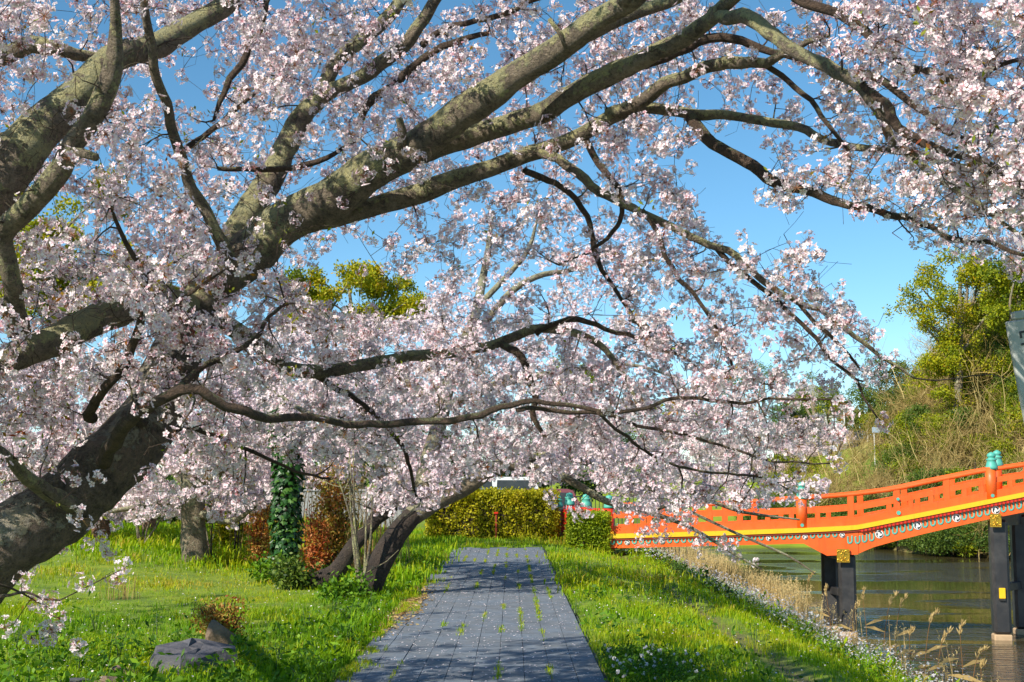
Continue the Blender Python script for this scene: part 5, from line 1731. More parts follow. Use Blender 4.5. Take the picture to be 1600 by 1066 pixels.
def shrub(name, label, cat, px, pyb, Y, h, wpx, mat, n, seed, tint=0.0, stems=7, tmpl=None, size=1.0, lo=0.25, group=None, stem_mat='darkbark'):
    r = np.random.default_rng(seed)
    k = Y / F
    x = (px - 800) * k
    b = np.array([x, Y, float(height(x, Y)) - 0.03])
    root = thing(name, b, label, cat, group)
    w = wpx * k
    Ps = []
    for s in range(stems):
        a = r.uniform(0, 2 * PI)
        e = b + np.array([math.cos(a) * w * r.uniform(0.2, 0.9), math.sin(a) * w * 0.7 * r.uniform(0.2, 0.9), h * r.uniform(0.65, 1.0)])
        p0 = b + np.array([r.normal(0, w * 0.12), r.normal(0, w * 0.12), 0])
        C = spline([p0, (p0 * 0.5 + e * 0.5) + r.normal(0, w * 0.10, 3), e], h * 0.12)
        MB().tube(C, np.linspace(0.016, 0.005, len(C)), 4).build('stem', M[stem_mat], root)
        for _ in range(max(1, n // stems)):
            t = r.uniform(lo, 1.0)
            i = min(int(t * (len(C) - 1)), len(C) - 1)
            Ps.append(C[i] + r.normal(0, w * 0.17, 3))
    P = np.array(Ps)
    scatter('foliage', tmpl or NAND_T, P, rand_rot(len(P), r), r.uniform(0.7, 1.3, len(P)) * size, r.normal(tint, 0.2, len(P)), [M[mat]], root)
    return root


def blade_tmpl(n, h, w, spread, bend, seed, head=0):
    """a tuft of n bent blades; head: plume at the tip"""
    r = np.random.default_rng(seed)
    Vs, Ts, tn, b = [], [], [], 0
    for _ in range(n):
        a = r.uniform(0, 2 * PI)
        p = np.array([r.normal(0, spread), r.normal(0, spread), 0])
        d = np.array([math.cos(a), math.sin(a), 0])
        s = np.array([-d[1], d[0], 0])
        hh, ww, be = h * r.uniform(0.55, 1.15), w * r.uniform(0.7, 1.3), bend * r.uniform(0.2, 1.3)
        m = p + np.array([0, 0, hh * 0.6]) + d * be * hh * 0.25
        e = p + np.array([0, 0, hh * (1 - 0.25 * be)]) + d * be * hh * 0.8
        V = np.array([p + s * ww, p - s * ww, m + s * ww * 0.75, m - s * ww * 0.75, e])
        Vs.append(V); Ts += [(b, b + 1, b + 3), (b, b + 3, b + 2), (b + 2, b + 3, b + 4)]
        t = 0.5 + r.normal(0, 0.10)
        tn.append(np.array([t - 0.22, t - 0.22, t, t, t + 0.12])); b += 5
        if head:
            for q in range(head):
                c = m + (e - m) * (0.45 + 0.55 * q / head)
                L = hh * 0.05
                u = r.normal(size=3); u[2] += 1.2; u /= np.linalg.norm(u)
                v = np.cross(u, r.normal(size=3)); v /= np.linalg.norm(v)
                Vs.append(np.array([c, c + u * L + v * ww * 0.9, c + u * L - v * ww * 0.9])); Ts.append((b, b + 1, b + 2)); tn.append(np.full(3, 0.95)); b += 3
    return np.vstack(Vs), np.array(Ts), np.concatenate(tn), np.zeros(len(Ts), int)


def build_shrubs():
    shrub('red_shrub', 'orange red leaved shrub between the ivy trunk and the dark cherry trunk', 'shrub', 520, 890, 25.5, 2.35, 50, 'redleaf', 420, 801, 0.28, 12, size=1.15, lo=0.3)
    shrub('red_shrub', 'small bright red leaved shrub low beside the ivy clad trunk', 'shrub', 495, 885, 24.4, 1.35, 26, 'redleaf', 150, 802, -0.12, 7, size=1.1)
    shrub('red_shrub', 'orange leaved shrub left of the ivy clad trunk', 'shrub', 412, 885, 25.0, 1.5, 22, 'redleaf', 170, 803, 0.05, 6, size=1.0)
    shrub('red_shrub', 'tall shrub whose orange red top shows among white blossom', 'shrub', 372, 880, 27.0, 3.3, 22, 'redleaf', 190, 804, -0.15, 5, lo=0.75, size=1.1)
    shrub('yellow_bush', 'yellow green bush behind the pale grey cherry trunk', 'bush', 365, 880, 29.0, 1.7, 45, 'camphor', 420, 805, 0.0, 8, tmpl=LEAF_S, size=1.3)
    shrub('azalea_bush', 'small russet leaved azalea bush behind the brown upright stone', 'bush', 352, 978, 14.3, 0.46, 46, 'redleaf', 260, 806, 0.25, 9, tmpl=[leaf_template(9, 0.04, 0.010, 0.035, 720 + k) for k in range(4)])
    shrub('low_bush', 'dark low bush spreading round the foot of the twisted cherry stump', 'bush', 468, 925, 20.8, 0.42, 52, 'darkleaf', 210, 807, 0.15, 9, tmpl=LEAF_S, size=0.9)
    shrub('low_bush', 'green bush at the base of the ivy clad trunk', 'bush', 425, 912, 22.3, 0.45, 30, 'weed', 110, 808, 0.1, 7, tmpl=LEAF_S, size=0.9)
    shrub('low_bush', 'leafy green bush between the twisted stump and the dark path side trunk', 'bush', 540, 945, 18.8, 0.40, 40, 'weed', 170, 809, 0.15, 8, tmpl=LEAF_S, size=0.8)
    # dry tall grass behind the red shrubs
    for i, (px, pyb, Y, n, h, lab) in enumerate([(520, 885, 26.5, 46, 2.1, 'tall clump of dry tan grass behind the red shrubs'), (585, 870, 25.5, 34, 1.7, 'clump of dry tan grass behind the dark path side trunk'),
                                                 (420, 885, 27.5, 30, 1.6, 'clump of dry tan stems beside the orange shrub'), (200, 936, 19.0, 16, 0.42, 'small dry brown weed clump in the sunny strip of lawn')]):
        k = Y / F; x = (px - 800) * k
        b = np.array([x, Y, float(height(x, Y)) - 0.02])
        root = thing('dry_grass', b, lab, 'grass clump')
        V, T, tn, mi = blade_tmpl(n * 3, h, 0.009 if h > 1 else 0.004, 0.34 if h > 1 else 0.12, 0.4, 850 + i, 3 if h > 1 else 0)
        link('stems', raw_mesh('stems', V, T, [M['dry']], mi, np.clip(tn - 0.12, 0, 1)), root, 'stuff')
    # young many stemmed saplings
    r = np.random.default_rng(4)
    for i, (px, pyb, Y, h, n, lab, mt) in enumerate([(572, 940, 19.0, 2.3, 6, 'thin grey sapling of several upright stems before the dark path side trunk', 'bark'), (98, 890, 26.5, 1.5, 4, 'pale bare sapling of forked stems on the lawn near the great trunk', 'palebark'),
                                                     (228, 872, 27.5, 1.4, 5, 'bare bush of pale forked stems between the two lawn cherry trunks', 'palebark'), (335, 892, 25.6, 1.3, 3, 'bare leaning sapling stems beside the pale grey trunk', 'palebark')]):
        k = Y / F; x = (px - 800) * k
        b = np.array([x, Y, float(height(x, Y)) - 0.05])
        root = thing('sapling', b, lab, 'sapling')
        for s in range(n):
            e = b + np.array([r.normal(0, 0.28), r.normal(0, 0.2), h * r.uniform(0.6, 1.0)])
            C = spline([b + r.normal(0, 0.04, 3) * [1, 1, 0], (b + e) / 2 + r.normal(0, 0.06, 3), e], 0.2)
            MB().tube(C, np.linspace(0.028, 0.008, len(C)), 6).build('stem', M[mt], root)
            for _ in range(2):
                j = r.integers(len(C) // 3, len(C))
                e2 = C[j] + np.array([r.normal(0, 0.3), r.normal(0, 0.2), r.uniform(0.1, 0.5)])
                MB().tube([C[j], (C[j] + e2) / 2 + r.normal(0, 0.03, 3), e2], [0.011, 0.008, 0.004], 4).build('twig', M[mt], root)


build_ivy()
build_shrubs()


# ------------------------------------------------------------------ stones
def stone(name, label, px, py, Y, size, mat, seed, flat=1.0, tilt=(0, 0, 0), facets=11):
    import bmesh
    r = random.Random(seed)
    bm = bmesh.new()
    bmesh.ops.create_icosphere(bm, subdivisions=3, radius=1.0)
    planes = []
    for _ in range(facets):
        n = Vector((r.gauss(0, 1), r.gauss(0, 1), r.gauss(0, 1) * flat)).normalized()
        planes.append((n, r.uniform(0.55, 0.85)))
    for v in bm.verts:
        for n, d in planes:
            e = v.co.dot(n) - d
            if e > 0: v.co -= n * e
        v.co *= 1 + 0.05 * noise.noise(v.co * 4 + Vector((seed, 0, 0)))
    for v in bm.verts:
        v.co = Vector((v.co.x * size[0], v.co.y * size[1], v.co.z * size[2]))
    me = bpy.data.meshes.new(name)
    bm.to_mesh(me); bm.free()
    me.materials.append(M[mat])
    x = (px - 800) * Y / F
    o = link(name, me)
    o.location = (x, Y, float(height(x, Y)) + size[2] * 0.45)
    o.rotation_euler = tilt
    return tag(o, label, 'stone')


def slab():
    r = random.Random(31)
    Y = 12.1; x = (315 - 800) * Y / F; z = float(height(x, Y))
    out = [(-0.38, -0.12), (-0.30, -0.34), (-0.04, -0.42), (0.14, -0.36), (0.24, -0.12), (0.40, -0.02), (0.34, 0.22), (0.12, 0.36), (-0.12, 0.40), (-0.30, 0.22)]
    rings = []
    for s_, zz in ((1.04, -0.08), (1.0, 0.07), (0.97, 0.15), (0.90, 0.185), (0.55, 0.20), (0.2, 0.21)):
        rings.append([np.array([x + a * s_ + r.gauss(0, 0.012), Y + b * s_ + r.gauss(0, 0.012), z + max(zz * (1 - 0.35 * a + 0.30 * b) + r.gauss(0, 0.012), -0.1)]) for a, b in out])
    m = MB(); n = len(out)
    P = [p for q in rings for p in q]
    fs = [(i * n + j, i * n + (j + 1) % n, (i + 1) * n + (j + 1) % n, (i + 1) * n + j) for i in range(len(rings) - 1) for j in range(n)] + [tuple(range((len(rings) - 1) * n, len(rings) * n))]
    o = m.poly(P, fs).build('rock', M['rock_dark'])
    tag(o, 'big flat dark slab rock lying in the grass left of the path', 'stone')


slab()
stone('rock', 'upright pointed brown stone behind the dark slab', 354, 996, 13.2, (0.155, 0.12, 0.25), 'rock_brown', 8, 0.5, (0.05, -0.12, 0.4), 8)
stone('rock', 'flat brown stone half sunk in weeds in front of the dark slab', 208, 1040, 11.6, (0.17, 0.16, 0.07), 'rock_brown', 12, 2, (0.05, 0.1, 1.0))
stone('rock', 'small grey brown stone at the lowest edge of the weeds', 185, 1066, 11.05, (0.13, 0.10, 0.06), 'rock_brown', 15, 1.5, (0.1, 0.0, 0.2))
stone('rock', 'low dark stone beside the small grey brown stone', 135, 1064, 11.1, (0.14, 0.12, 0.05), 'rock_dark', 19, 2, (0.0, 0.06, 0.9))


# ------------------------------------------------------------------ grass, weeds, flowers
def sample_ground(n, ylo, yhi, power, xlo=None, xhi=None):
    """points on the ground inside (and a little beside) the view"""
    u = rng.random(n)
    e = 2.0 - power
    Y = (ylo ** e + u * (yhi ** e - ylo ** e)) ** (1 / e)
    x = rng.uniform(-0.44, 0.44, n) * Y
    if xlo is not None: x = rng.uniform(xlo, xhi, n)
    return x, Y


def build_grass():
    G_near = [blade_tmpl(6, 0.11, 0.0045, 0.045, 0.8, 900 + k) for k in range(6)]
    G_far = [blade_tmpl(6, 0.15, 0.009, 0.10, 0.7, 920 + k) for k in range(5)]

    def lay(name, tm, n, y0, y1, power, smin, smax, mask=None):
        x, Y = sample_ground(n, y0, y1, power)
        edge = np.array([noise.noise(Vector((0, b * 0.9, 7))) for b in Y])
        rag = np.array([noise.noise(Vector((a * 3, b * 3, 1))) for a, b in zip(x, Y)])
        onpath = (x > PX0 - 0.02 + 0.10 * edge + 0.07 * rag - 0.05 * (Y < 18)) & (x < PX1 + 0.02 + 0.05 * edge + 0.05 * rag) & (Y < 34.2)
        g = np.array([noise.noise(Vector((a * 0.5, b * 0.5, 2))) for a, b in zip(x, Y)])
        trail = (np.abs(x - 2.9 + 0.15 * edge) < 0.17) & (Y < 40) & (rng.random(n) < 0.75)
        z = height(x, Y)
        ok = ~onpath & ~trail & (z > WATER_Z + 0.05) & (rng.random(n) < 0.75 + 0.6 * g)
        # rocks keep their tops
        ok &= ~(((x + 2.95) / 0.40) ** 2 + ((Y - 12.1) / 0.44) ** 2 < 1)
        x, Y, z, g, onp = x[ok], Y[ok], z[ok], g[ok], None
        m = len(x)
        tall = np.array([noise.noise(Vector((a * 0.8, b * 0.8, 5))) for a, b in zip(x, Y)])
        s = rng.uniform(smin, smax, m) * (1 + 0.6 * np.clip(tall, -0.5, 1))
        by_path = np.exp(-((x - PX0 + 0.35) / 0.5) ** 2) * (x < PX0 + 0.2)
        s *= 1 + 0.7 * by_path
        lawn = sstep((-x - 2.5) / 1.5) * sstep((Y - 17.5) / 1.0) * sstep((24.5 - Y) / 2.0)   # short strip, its sunlight put into a yellower tint
        s *= 1 - 0.4 * lawn
        hum = sstep((-x - 3.0) / 2.0) * sstep((Y - 24) / 2.0)
        s *= 1 + 0.5 * hum
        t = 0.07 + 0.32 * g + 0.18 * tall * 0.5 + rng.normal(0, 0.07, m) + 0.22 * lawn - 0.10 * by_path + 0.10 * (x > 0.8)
        t += np.where(rng.random(m) < 0.04, 0.35, 0)
        z = z - 0.01
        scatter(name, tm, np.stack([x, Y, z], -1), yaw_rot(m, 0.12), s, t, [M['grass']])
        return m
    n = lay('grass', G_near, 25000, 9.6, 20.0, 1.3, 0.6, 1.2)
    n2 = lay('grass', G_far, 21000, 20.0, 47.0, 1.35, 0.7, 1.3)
    # coarse weeds: dark leafy patches
    WT = [leaf_template(8, 0.075, 0.017, 0.05, 940 + k) for k in range(5)]
    x, Y = sample_ground(16000, 9.6, 34, 1.5)
    g = np.array([noise.noise(Vector((a * 0.75, b * 0.55, 12))) for a, b in zip(x, Y)])
    near_left = sstep((-x - 1.6) / 0.4) * sstep((15.5 - Y) / 4)
    by = np.exp(-((x + 2.0) / 0.45) ** 2)
    tongue = np.exp(-((x - 1.9) / 0.7) ** 2) * sstep((24 - Y) / 5)
    p = np.clip(g * 1.6 - 0.35, 0, 1) * 0.5 + 0.34 * near_left + 0.32 * by + 0.2 * tongue * np.clip(g + 0.4, 0, 1)
    ok = (rng.random(len(x)) < p) & ~((x > PX0 - 0.06) & (x < PX1 + 0.08)) & (x < 3.6)
    ok &= ~(((x + 2.95) / 0.42) ** 2 + ((Y - 12.1) / 0.46) ** 2 < 1)
    x, Y = x[ok], Y[ok]
    m = len(x)
    scatter('weeds', WT, np.stack([x, Y, height(x, Y) + rng.uniform(0.02, 0.14, m)], -1), rand_rot(m), rng.uniform(0.7, 1.3, m) * (0.85 + 0.01 * Y), rng.normal(0, 0.22, m), [M['weed']])
    # grass in the joints of the paving
    P = []
    cw = (PX1 - PX0) / NCOL
    for c in range(1, NCOL):
        y = 10.3
        while y < 33:
            w = noise.noise(Vector((c * 3.7, y * 0.55, 20)))
            if w > (0.16 if c in (4, 5, 6, 7, 8) else 0.26) and rng.random() < 0.7:
                P.append((PX0 + c * cw + rng.normal(0, 0.008), y, 0.02))
            y += 0.055
    for _ in range(1500):
        y = rng.uniform(10.3, 26); 
        x = PX0 + abs(rng.normal(0, 0.16)) * (0.4 + max(0, noise.noise(Vector((0, y * 0.6, 31)))) * 2.4)
        if noise.noise(Vector((x * 2, y * 1.2, 40))) > 0.0: P.append((x, y, 0.018))
    P = np.array(P)
    J = [blade_tmpl(7, 0.05, 0.003, 0.016, 0.9, 960 + k) for k in range(4)]
    scatter('joint_grass', J, P, yaw_rot(len(P), 0.15), rng.uniform(0.5, 1.25, len(P)), rng.normal(0.22, 0.12, len(P)), [M['grass']], PATH)
    # fallen petals and leaf litter on the paving
    n = 2600
    x, Y = rng.uniform(PX0 + 0.02, PX1 - 0.02, n), 10.2 + rng.random(n) ** 1.3 * 23
    V = np.array([(-0.008, -0.006, 0), (0.008, -0.006, 0.002), (0.007, 0.007, 0), (-0.007, 0.007, 0.003)])
    T = np.array([(0, 1, 2), (0, 2, 3)])
    scatter('fallen_petals', [(V, T, np.full(4, 0.75), np.zeros(2, int))], np.stack([x, Y, np.full(n, 0.0265)], -1), yaw_rot(n, 0.15), rng.uniform(0.7, 1.4, n), rng.normal(0, 0.1, n), [M['petal']])
    n = 3600
    x, Y = sample_ground(n, 10, 30, 1.3)
    ok = (x < PX0 - 0.05) | ((x > PX1 + 0.05) & (x < 4))
    x, Y = x[ok], Y[ok]; n = len(x)
    scatter('fallen_petals', [(V * 1.1, T, np.full(4, 0.8), np.zeros(2, int))], np.stack([x, Y, height(x, Y) + rng.uniform(0.03, 0.10, n)], -1), yaw_rot(n, 0.5), rng.uniform(0.7, 1.3, n), rng.normal(0, 0.1, n), [M['petal']])
    n = 1500
    Y = rng.normal(18.2, 1.6, n); x = PX0 + 0.02 + np.abs(rng.normal(0, 0.16, n)) - 0.1
    V = V * 2.2
    scatter('leaf_litter', [(V, T, np.full(4, 0.5), np.zeros(2, int))], np.stack([x, Y, np.where(x > PX0, 0.027, 0.02)], -1), yaw_rot(n, 0.3), rng.uniform(0.6, 1.5, n), rng.normal(0, 0.25, n), [M['dry']])


def umbel(n, h, spread, seed, fs=0.012):
    """thin green stems (slot 0) carrying little white flowers (slot 1)"""
    r = np.random.default_rng(seed)
    Vs, Ts, tn, mi, b = [], [], [], [], 0
    for _ in range(n):
        p = np.array([r.normal(0, spread), r.normal(0, spread), 0])
        e = p + np.array([r.normal(0, h * 0.22), r.normal(0, h * 0.22), h * r.uniform(0.6, 1.1)])
        w = 0.005
        Vs.append(np.array([p + [w, 0, 0], p - [w, 0, 0], e])); Ts.append([(b, b + 1, b + 2)]); tn.append(np.full(3, r.uniform(0.3, 0.8))); mi += [0]; b += 3
        for q in range(3):
            c = p + (e - p) * r.uniform(0.2, 0.75); d = r.normal(size=3); d[2] = abs(d[2]) * 0.6; d /= np.linalg.norm(d)
            s = np.cross(d, [0, 0, 1.0]); s /= np.linalg.norm(s) + 1e-6
            Vs.append(np.array([c, c + d * 0.07 + s * 0.02, c + d * 0.13, c + d * 0.07 - s * 0.02])); Ts.append([(b, b + 1, b + 2), (b, b + 2, b + 3)]); tn.append(np.full(4, r.uniform(0.2, 0.9))); mi += [0, 0]; b += 4
        for q in range(4):
            c = e + r.normal(0, h * 0.12, 3)
            V, T, t = flower(fs * r.uniform(0.8, 1.3), r.uniform(0, 6), 0.2, 4, False)
            R = look_rot(np.array([r.normal(0, 0.5), r.normal(-0.3, 0.5), 1.0]), r)
            Vs.append(V @ R.T + c); Ts.append(T + b); tn.append(t); mi += [1] * len(T); b += len(V)
    return np.vstack(Vs), np.vstack(Ts), np.concatenate(tn), np.array(mi)


def build_bank_plants():
    U = [umbel(5, 0.42, 0.13, 1000 + k, 0.0135) for k in range(5)]
    n = 7000
    Y = rng.uniform(15, 62, n); x = rng.uniform(3.0, 8.3, n)
    g = np.array([noise.noise(Vector((a * 0.6, b * 0.3, 50))) for a, b in zip(x, Y)])
    centre = np.interp(Y, [15, 22, 30, 45, 60], [6.3, 6.1, 5.5, 5.2, 5.6])
    p = np.exp(-((x - centre + 0.25) / 1.25) ** 2) * np.clip(0.24 + 1.8 * g, 0.04, 0.9)
    ok = (rng.random(n) < p)
    x, Y = x[ok], Y[ok]; z = height(x, Y); ok = z > WATER_Z + 0.02
    x, Y, z = x[ok], Y[ok], z[ok]; m = len(x)
    scatter('wild_flowers', U, np.stack([x, Y, z], -1), yaw_rot(m, 0.1), rng.uniform(0.8, 1.35, m), rng.normal(0, 0.15, m), [M['grass'], M['whiteflower']])
    # dark weed clumps added to stand for the shadow gap along the bank
    n = 1500
    Y = rng.uniform(24, 60, n); x = rng.normal(4.15, 0.13, n)
    scatter('shadow_gap_weeds', LEAF_S, np.stack([x, Y, height(x, Y) + rng.uniform(0.0, 0.16, n)], -1), rand_rot(n), rng.uniform(0.8, 1.4, n), rng.normal(-0.12, 0.15, n), [M['darkleaf']])
    # tan reeds at the water's edge
    Rd = [blade_tmpl(12, 1.0, 0.007, 0.12, 0.3, 1020 + k, 6) for k in range(5)]
    n = 1100
    Y = np.concatenate([rng.uniform(30, 52, int(n * 0.7)), rng.uniform(19, 34, n - int(n * 0.7))])
    x = np.where(Y > 33, rng.normal(6.9, 0.55, n), rng.normal(7.3, 0.5, n))
    p = np.where(x / Y < 0.222, 1.0, 0.06)
    ok = rng.random(n) < p
    x, Y = x[ok], Y[ok]; z = np.maximum(height(x, Y), WATER_Z - 0.05); m = len(x)
    scatter('reeds', Rd, np.stack([x, Y, z], -1), yaw_rot(m, 0.1), rng.uniform(0.65, 1.2, m), rng.normal(0.18, 0.12, m), [M['dry']])
    # single tall plumed grasses against the water
    r = random.Random(14)
    spots = [(1345, 985, 30.5, 66, 'plumed dry reed bent over beside the first bridge pier'), (1368, 1000, 28.5, 74, 'arching plumed reed right of the first pier base'), (1385, 1020, 27.5, 90, 'tall plumed reed standing over pale reeds near the pier'),
             (1430, 1062, 24.5, 110, 'tall straight plumed reed in open water light'), (1448, 1066, 24.3, 84, 'shorter plumed reed next to the tall straight one'), (1490, 1080, 23.4, 110, 'leaning plumed reed above the blue water patch'),
             (1500, 1082, 23.3, 74, 'upright thick plumed reed near the corner of the water'), (1520, 1086, 23.0, 56, 'short bent reed at the corner of the water'), (1290, 985, 31, 70, 'curved plumed reed left of the first pier'), (1250, 960, 33, 66, 'pale plumed reed between the tan reeds and the pier'),
             (1410, 1050, 25.6, 70, 'thin plumed reed beside the wild flowers'), (1320, 1000, 29.5, 60, 'drooping plumed reed in front of the first pier')]
    for px, pyb, Y, hpx, lab in spots:
        k = Y / F; x = (px - 800) * k
        z = max(float(height(x, Y)), WATER_Z - 0.1)
        b = np.array([x, Y, z])
        h = (1.7 + (755 - (pyb - hpx)) * k) - z
        root = thing('plumed_reed', b, lab, 'reed')
        lean = r.uniform(-0.12, 0.30)
        C = spline([b, b + np.array([lean * h * 0.2, 0.02, h * 0.5]), b + np.array([lean * h * 0.7, 0, h * 0.93]), b + np.array([lean * h + 0.12, 0, h])], 0.12)
        MB().tube(C, np.linspace(0.010, 0.005, len(C)), 5).build('stem', M['dry'], root)
        Vs, Ts, b0 = [], [], 0
        rr = np.random.default_rng(int(px))
        for _ in range(60):
            t = rr.uniform(0.78, 1.0)
            c = C[min(int(t * (len(C) - 1)), len(C) - 1)] + rr.normal(0, 0.012, 3)
            u = np.array([lean + rr.normal(0.12, 0.2), rr.normal(0, 0.2), 0.75]); u /= np.linalg.norm(u)
            v = np.cross(u, rr.normal(size=3)); v /= np.linalg.norm(v)
            L = rr.uniform(0.06, 0.14)
            Vs.append(np.array([c, c + u * L * 0.6 + v * 0.008, c + u * L, c + u * L * 0.6 - v * 0.008])); Ts += [(b0, b0 + 1, b0 + 2), (b0, b0 + 2, b0 + 3)]; b0 += 4
        link('plume', raw_mesh('plume', np.vstack(Vs) - b, np.array(Ts), [M['dry']], None, np.full(b0, 0.8)), root, 'stuff')
        for q in range(2):
            i = int(len(C) * (0.25 + 0.2 * q))
            dd = np.array([r.choice((-1, 1)) * 0.22, 0.05, 0.12])
            p = C[i]
            link('blade', raw_mesh('blade', np.array([p + [0, 0, 0.01], p - [0, 0, 0.01], p + dd, p + dd * 2.0 - [0, 0, 0.14]]) - b, np.array([(0, 1, 2), (2, 1, 3)]), [M['dry']], None, np.full(4, 0.6)), root)
    # clover in flower at the path's right edge
    CT = [leaf_template(9, 0.022, 0.011, 0.035, 1040 + k) for k in range(3)]
    n = 1500
    px, py = rng.normal(1005, 45, n), rng.uniform(1030, 1085, n)
    Pn = np.array([gp(a, b, -0.02) for a, b in zip(px, py)])
    Pn = Pn[Pn[:, 0] > PX1 + 0.06]
    Pn[:, 2] = height(Pn[:, 0], Pn[:, 1]) + rng.uniform(0.03, 0.10, len(Pn))
    scatter('clover', CT, Pn, rand_rot(len(Pn)), rng.uniform(0.9, 1.3, len(Pn)), rng.normal(-0.05, 0.15, len(Pn)), [M['weed']])
    sel = rng.choice(len(Pn), min(60, len(Pn)), replace=False)
    heads = [pompom(1050, 11, 0.008, 0.009, False, False)]
    Ph = Pn[sel].copy(); Ph[:, 2] = height(Ph[:, 0], Ph[:, 1]) + rng.uniform(0.10, 0.16, len(sel))
    scatter('clover_flowers', heads, Ph, rand_rot(len(sel)), rng.uniform(0.8, 1.3, len(sel)), rng.normal(0.2, 0.05, len(sel)), [M['whiteflower']] * 3)
    # tall leafy weeds one by one
    spots = [(88, 1010, 0.34), (245, 1000, 0.30), (432, 1056, 0.30), (180, 1042, 0.36), (24, 1020, 0.30), (482, 985, 0.26), (610, 915, 0.30), (575, 960, 0.30), (150, 985, 0.26), (300, 965, 0.24), (540, 1010, 0.24), (60, 1052, 0.30), (120, 1060, 0.26), (330, 1062, 0.22),
             (632, 898, 0.26), (540, 985, 0.30), (520, 965, 0.26), (1040, 935, 0.28), (1010, 925, 0.26), (1065, 930, 0.22), (985, 945, 0.24), (900, 960, 0.2), (1180, 1035, 0.26)]
    for i, (px, py, h) in enumerate(spots):
        b = gp(px, py, 0.0); b[2] = float(height(b[0], b[1])); 
        if px > 1150: b = gp(px, py, -0.5); b[2] = float(height(b[0], b[1]))
        root = thing('weed_plant', b, 'leafy green weed with a ring of drooping narrow leaves growing out of the grass', 'plant', 'leafy weeds standing in the grass')
        rr = np.random.default_rng(1100 + i)
        for s in range(3):
            e = b + np.array([rr.normal(0, h * 0.18), rr.normal(0, h * 0.18), h * rr.uniform(0.7, 1.05)])
            o0 = b + rr.normal(0, 0.02, 3) * [1, 1, 0]
            st = MB().tube([o0 - [0, 0, 0.02], (o0 + e) / 2, e], [0.005, 0.004, 0.002], 4)
            st.build('stem', M['greenroof'], root)
            for q in range(9):
                t = rr.uniform(0.35, 1.0)
                c = o0 + (e - o0) * t
                a = q * 2.4 + rr.normal(0, 0.3)
                d = np.array([math.cos(a), math.sin(a), 0.35]); L = h * rr.uniform(0.28, 0.48)
                sd = np.array([-d[1], d[0], 0]) * L * 0.13
                V = np.array([c, c + d * L * 0.5 + sd, c + d * L * 0.5 - sd, c + d * L * 0.95 - [0, 0, L * 0.22]]) - b
                link('leaf', raw_mesh('leaf', V, np.array([(0, 2, 1), (1, 2, 3)]), [M['weed']], None, np.full(4, np.clip(rr.normal(0.4, 0.2), 0, 1))), root)


build_grass()
build_bank_plants()
# ------------------------------------------------------------------ signboard at the pond's edge
def build_sign():
    Y = 7.6
    k = Y / F
    tl = at(1571, 503, Y)
    root_x = at(1640, 755, Y)[0]
    th = math.radians(8.2)
    ex = np.array([math.cos(th), 0.0, math.sin(th) * -0.0])
    dn = np.array([math.sin(th), 0.0, -math.cos(th)])
    ex = np.array([math.cos(th), 0, math.sin(th)]); nrm = np.array([0, 1.0, 0])
    W, H = 0.46, 1.28
    c = tl + ex * W / 2 + dn * H / 2
    foot = tl + ex * W / 2 + dn * (H + 0.85)
    root = thing('signboard', foot, 'grey white signboard with black handwritten characters leaning beside the pond', 'sign')
    ax = np.array([ex, nrm, -dn])
    MB().box(c, (W, 0.035, H), ax, bev=0.008).build('board', M['signboard'], root)
    MB().box(tl + ex * (W / 2 + 0.03) - dn * 0.028 + nrm * 0.01, (W - 0.04, 0.05, 0.05), ax, bev=0.008).build('top_cap', M['signboard'], root)
    for s in (0.25, 0.75):
        a = tl + ex * W * s + dn * 0.1 + nrm * 0.05
        b = tl + ex * W * s + dn * (H + 0.95) + nrm * 0.05
        MB().box((a + b) / 2, (0.06, 0.06, np.linalg.norm(b - a)), ax, bev=0.006).build('post', M['bark'], root)
    # brushed characters, stroke by stroke
    def stroke(pts, w, par):
        pts = [np.array(tl + ex * x * k + dn * y * k - nrm * 0.0195) for x, y in pts]
        m = MB()
        for i in range(len(pts) - 1):
            a, b = pts[i], pts[i + 1]
            d = b - a; L = np.linalg.norm(d); d /= L
            n = np.cross(d, nrm)
            m.box((a + b) / 2 - nrm * 0.0004 * i, (L + w * k * 0.7, 0.002, w * k), np.array([d, nrm, n]))
        m.build('character_stroke', M['ink'], par)
    ox, oy = 16, 14
    S = lambda pts, w=3.4: stroke([(x + ox, y + oy) for x, y in pts], w, root)
    S([(17, -2), (18, 4)])                                       # 宇
    S([(2, 14), (2, 6), (33, 5), (31, 12)])
    S([(8, 16), (27, 15)])
    S([(1, 25), (35, 23)])
    S([(18, 15), (18, 36), (12, 33)])
    oy = 148
    S([(4, 0), (4, 26)]); S([(4, 1), (15, 1), (15, 10)]); S([(5, 6), (14, 6)], 2.2); S([(5, 11), (15, 11)], 2.2)


build_sign()


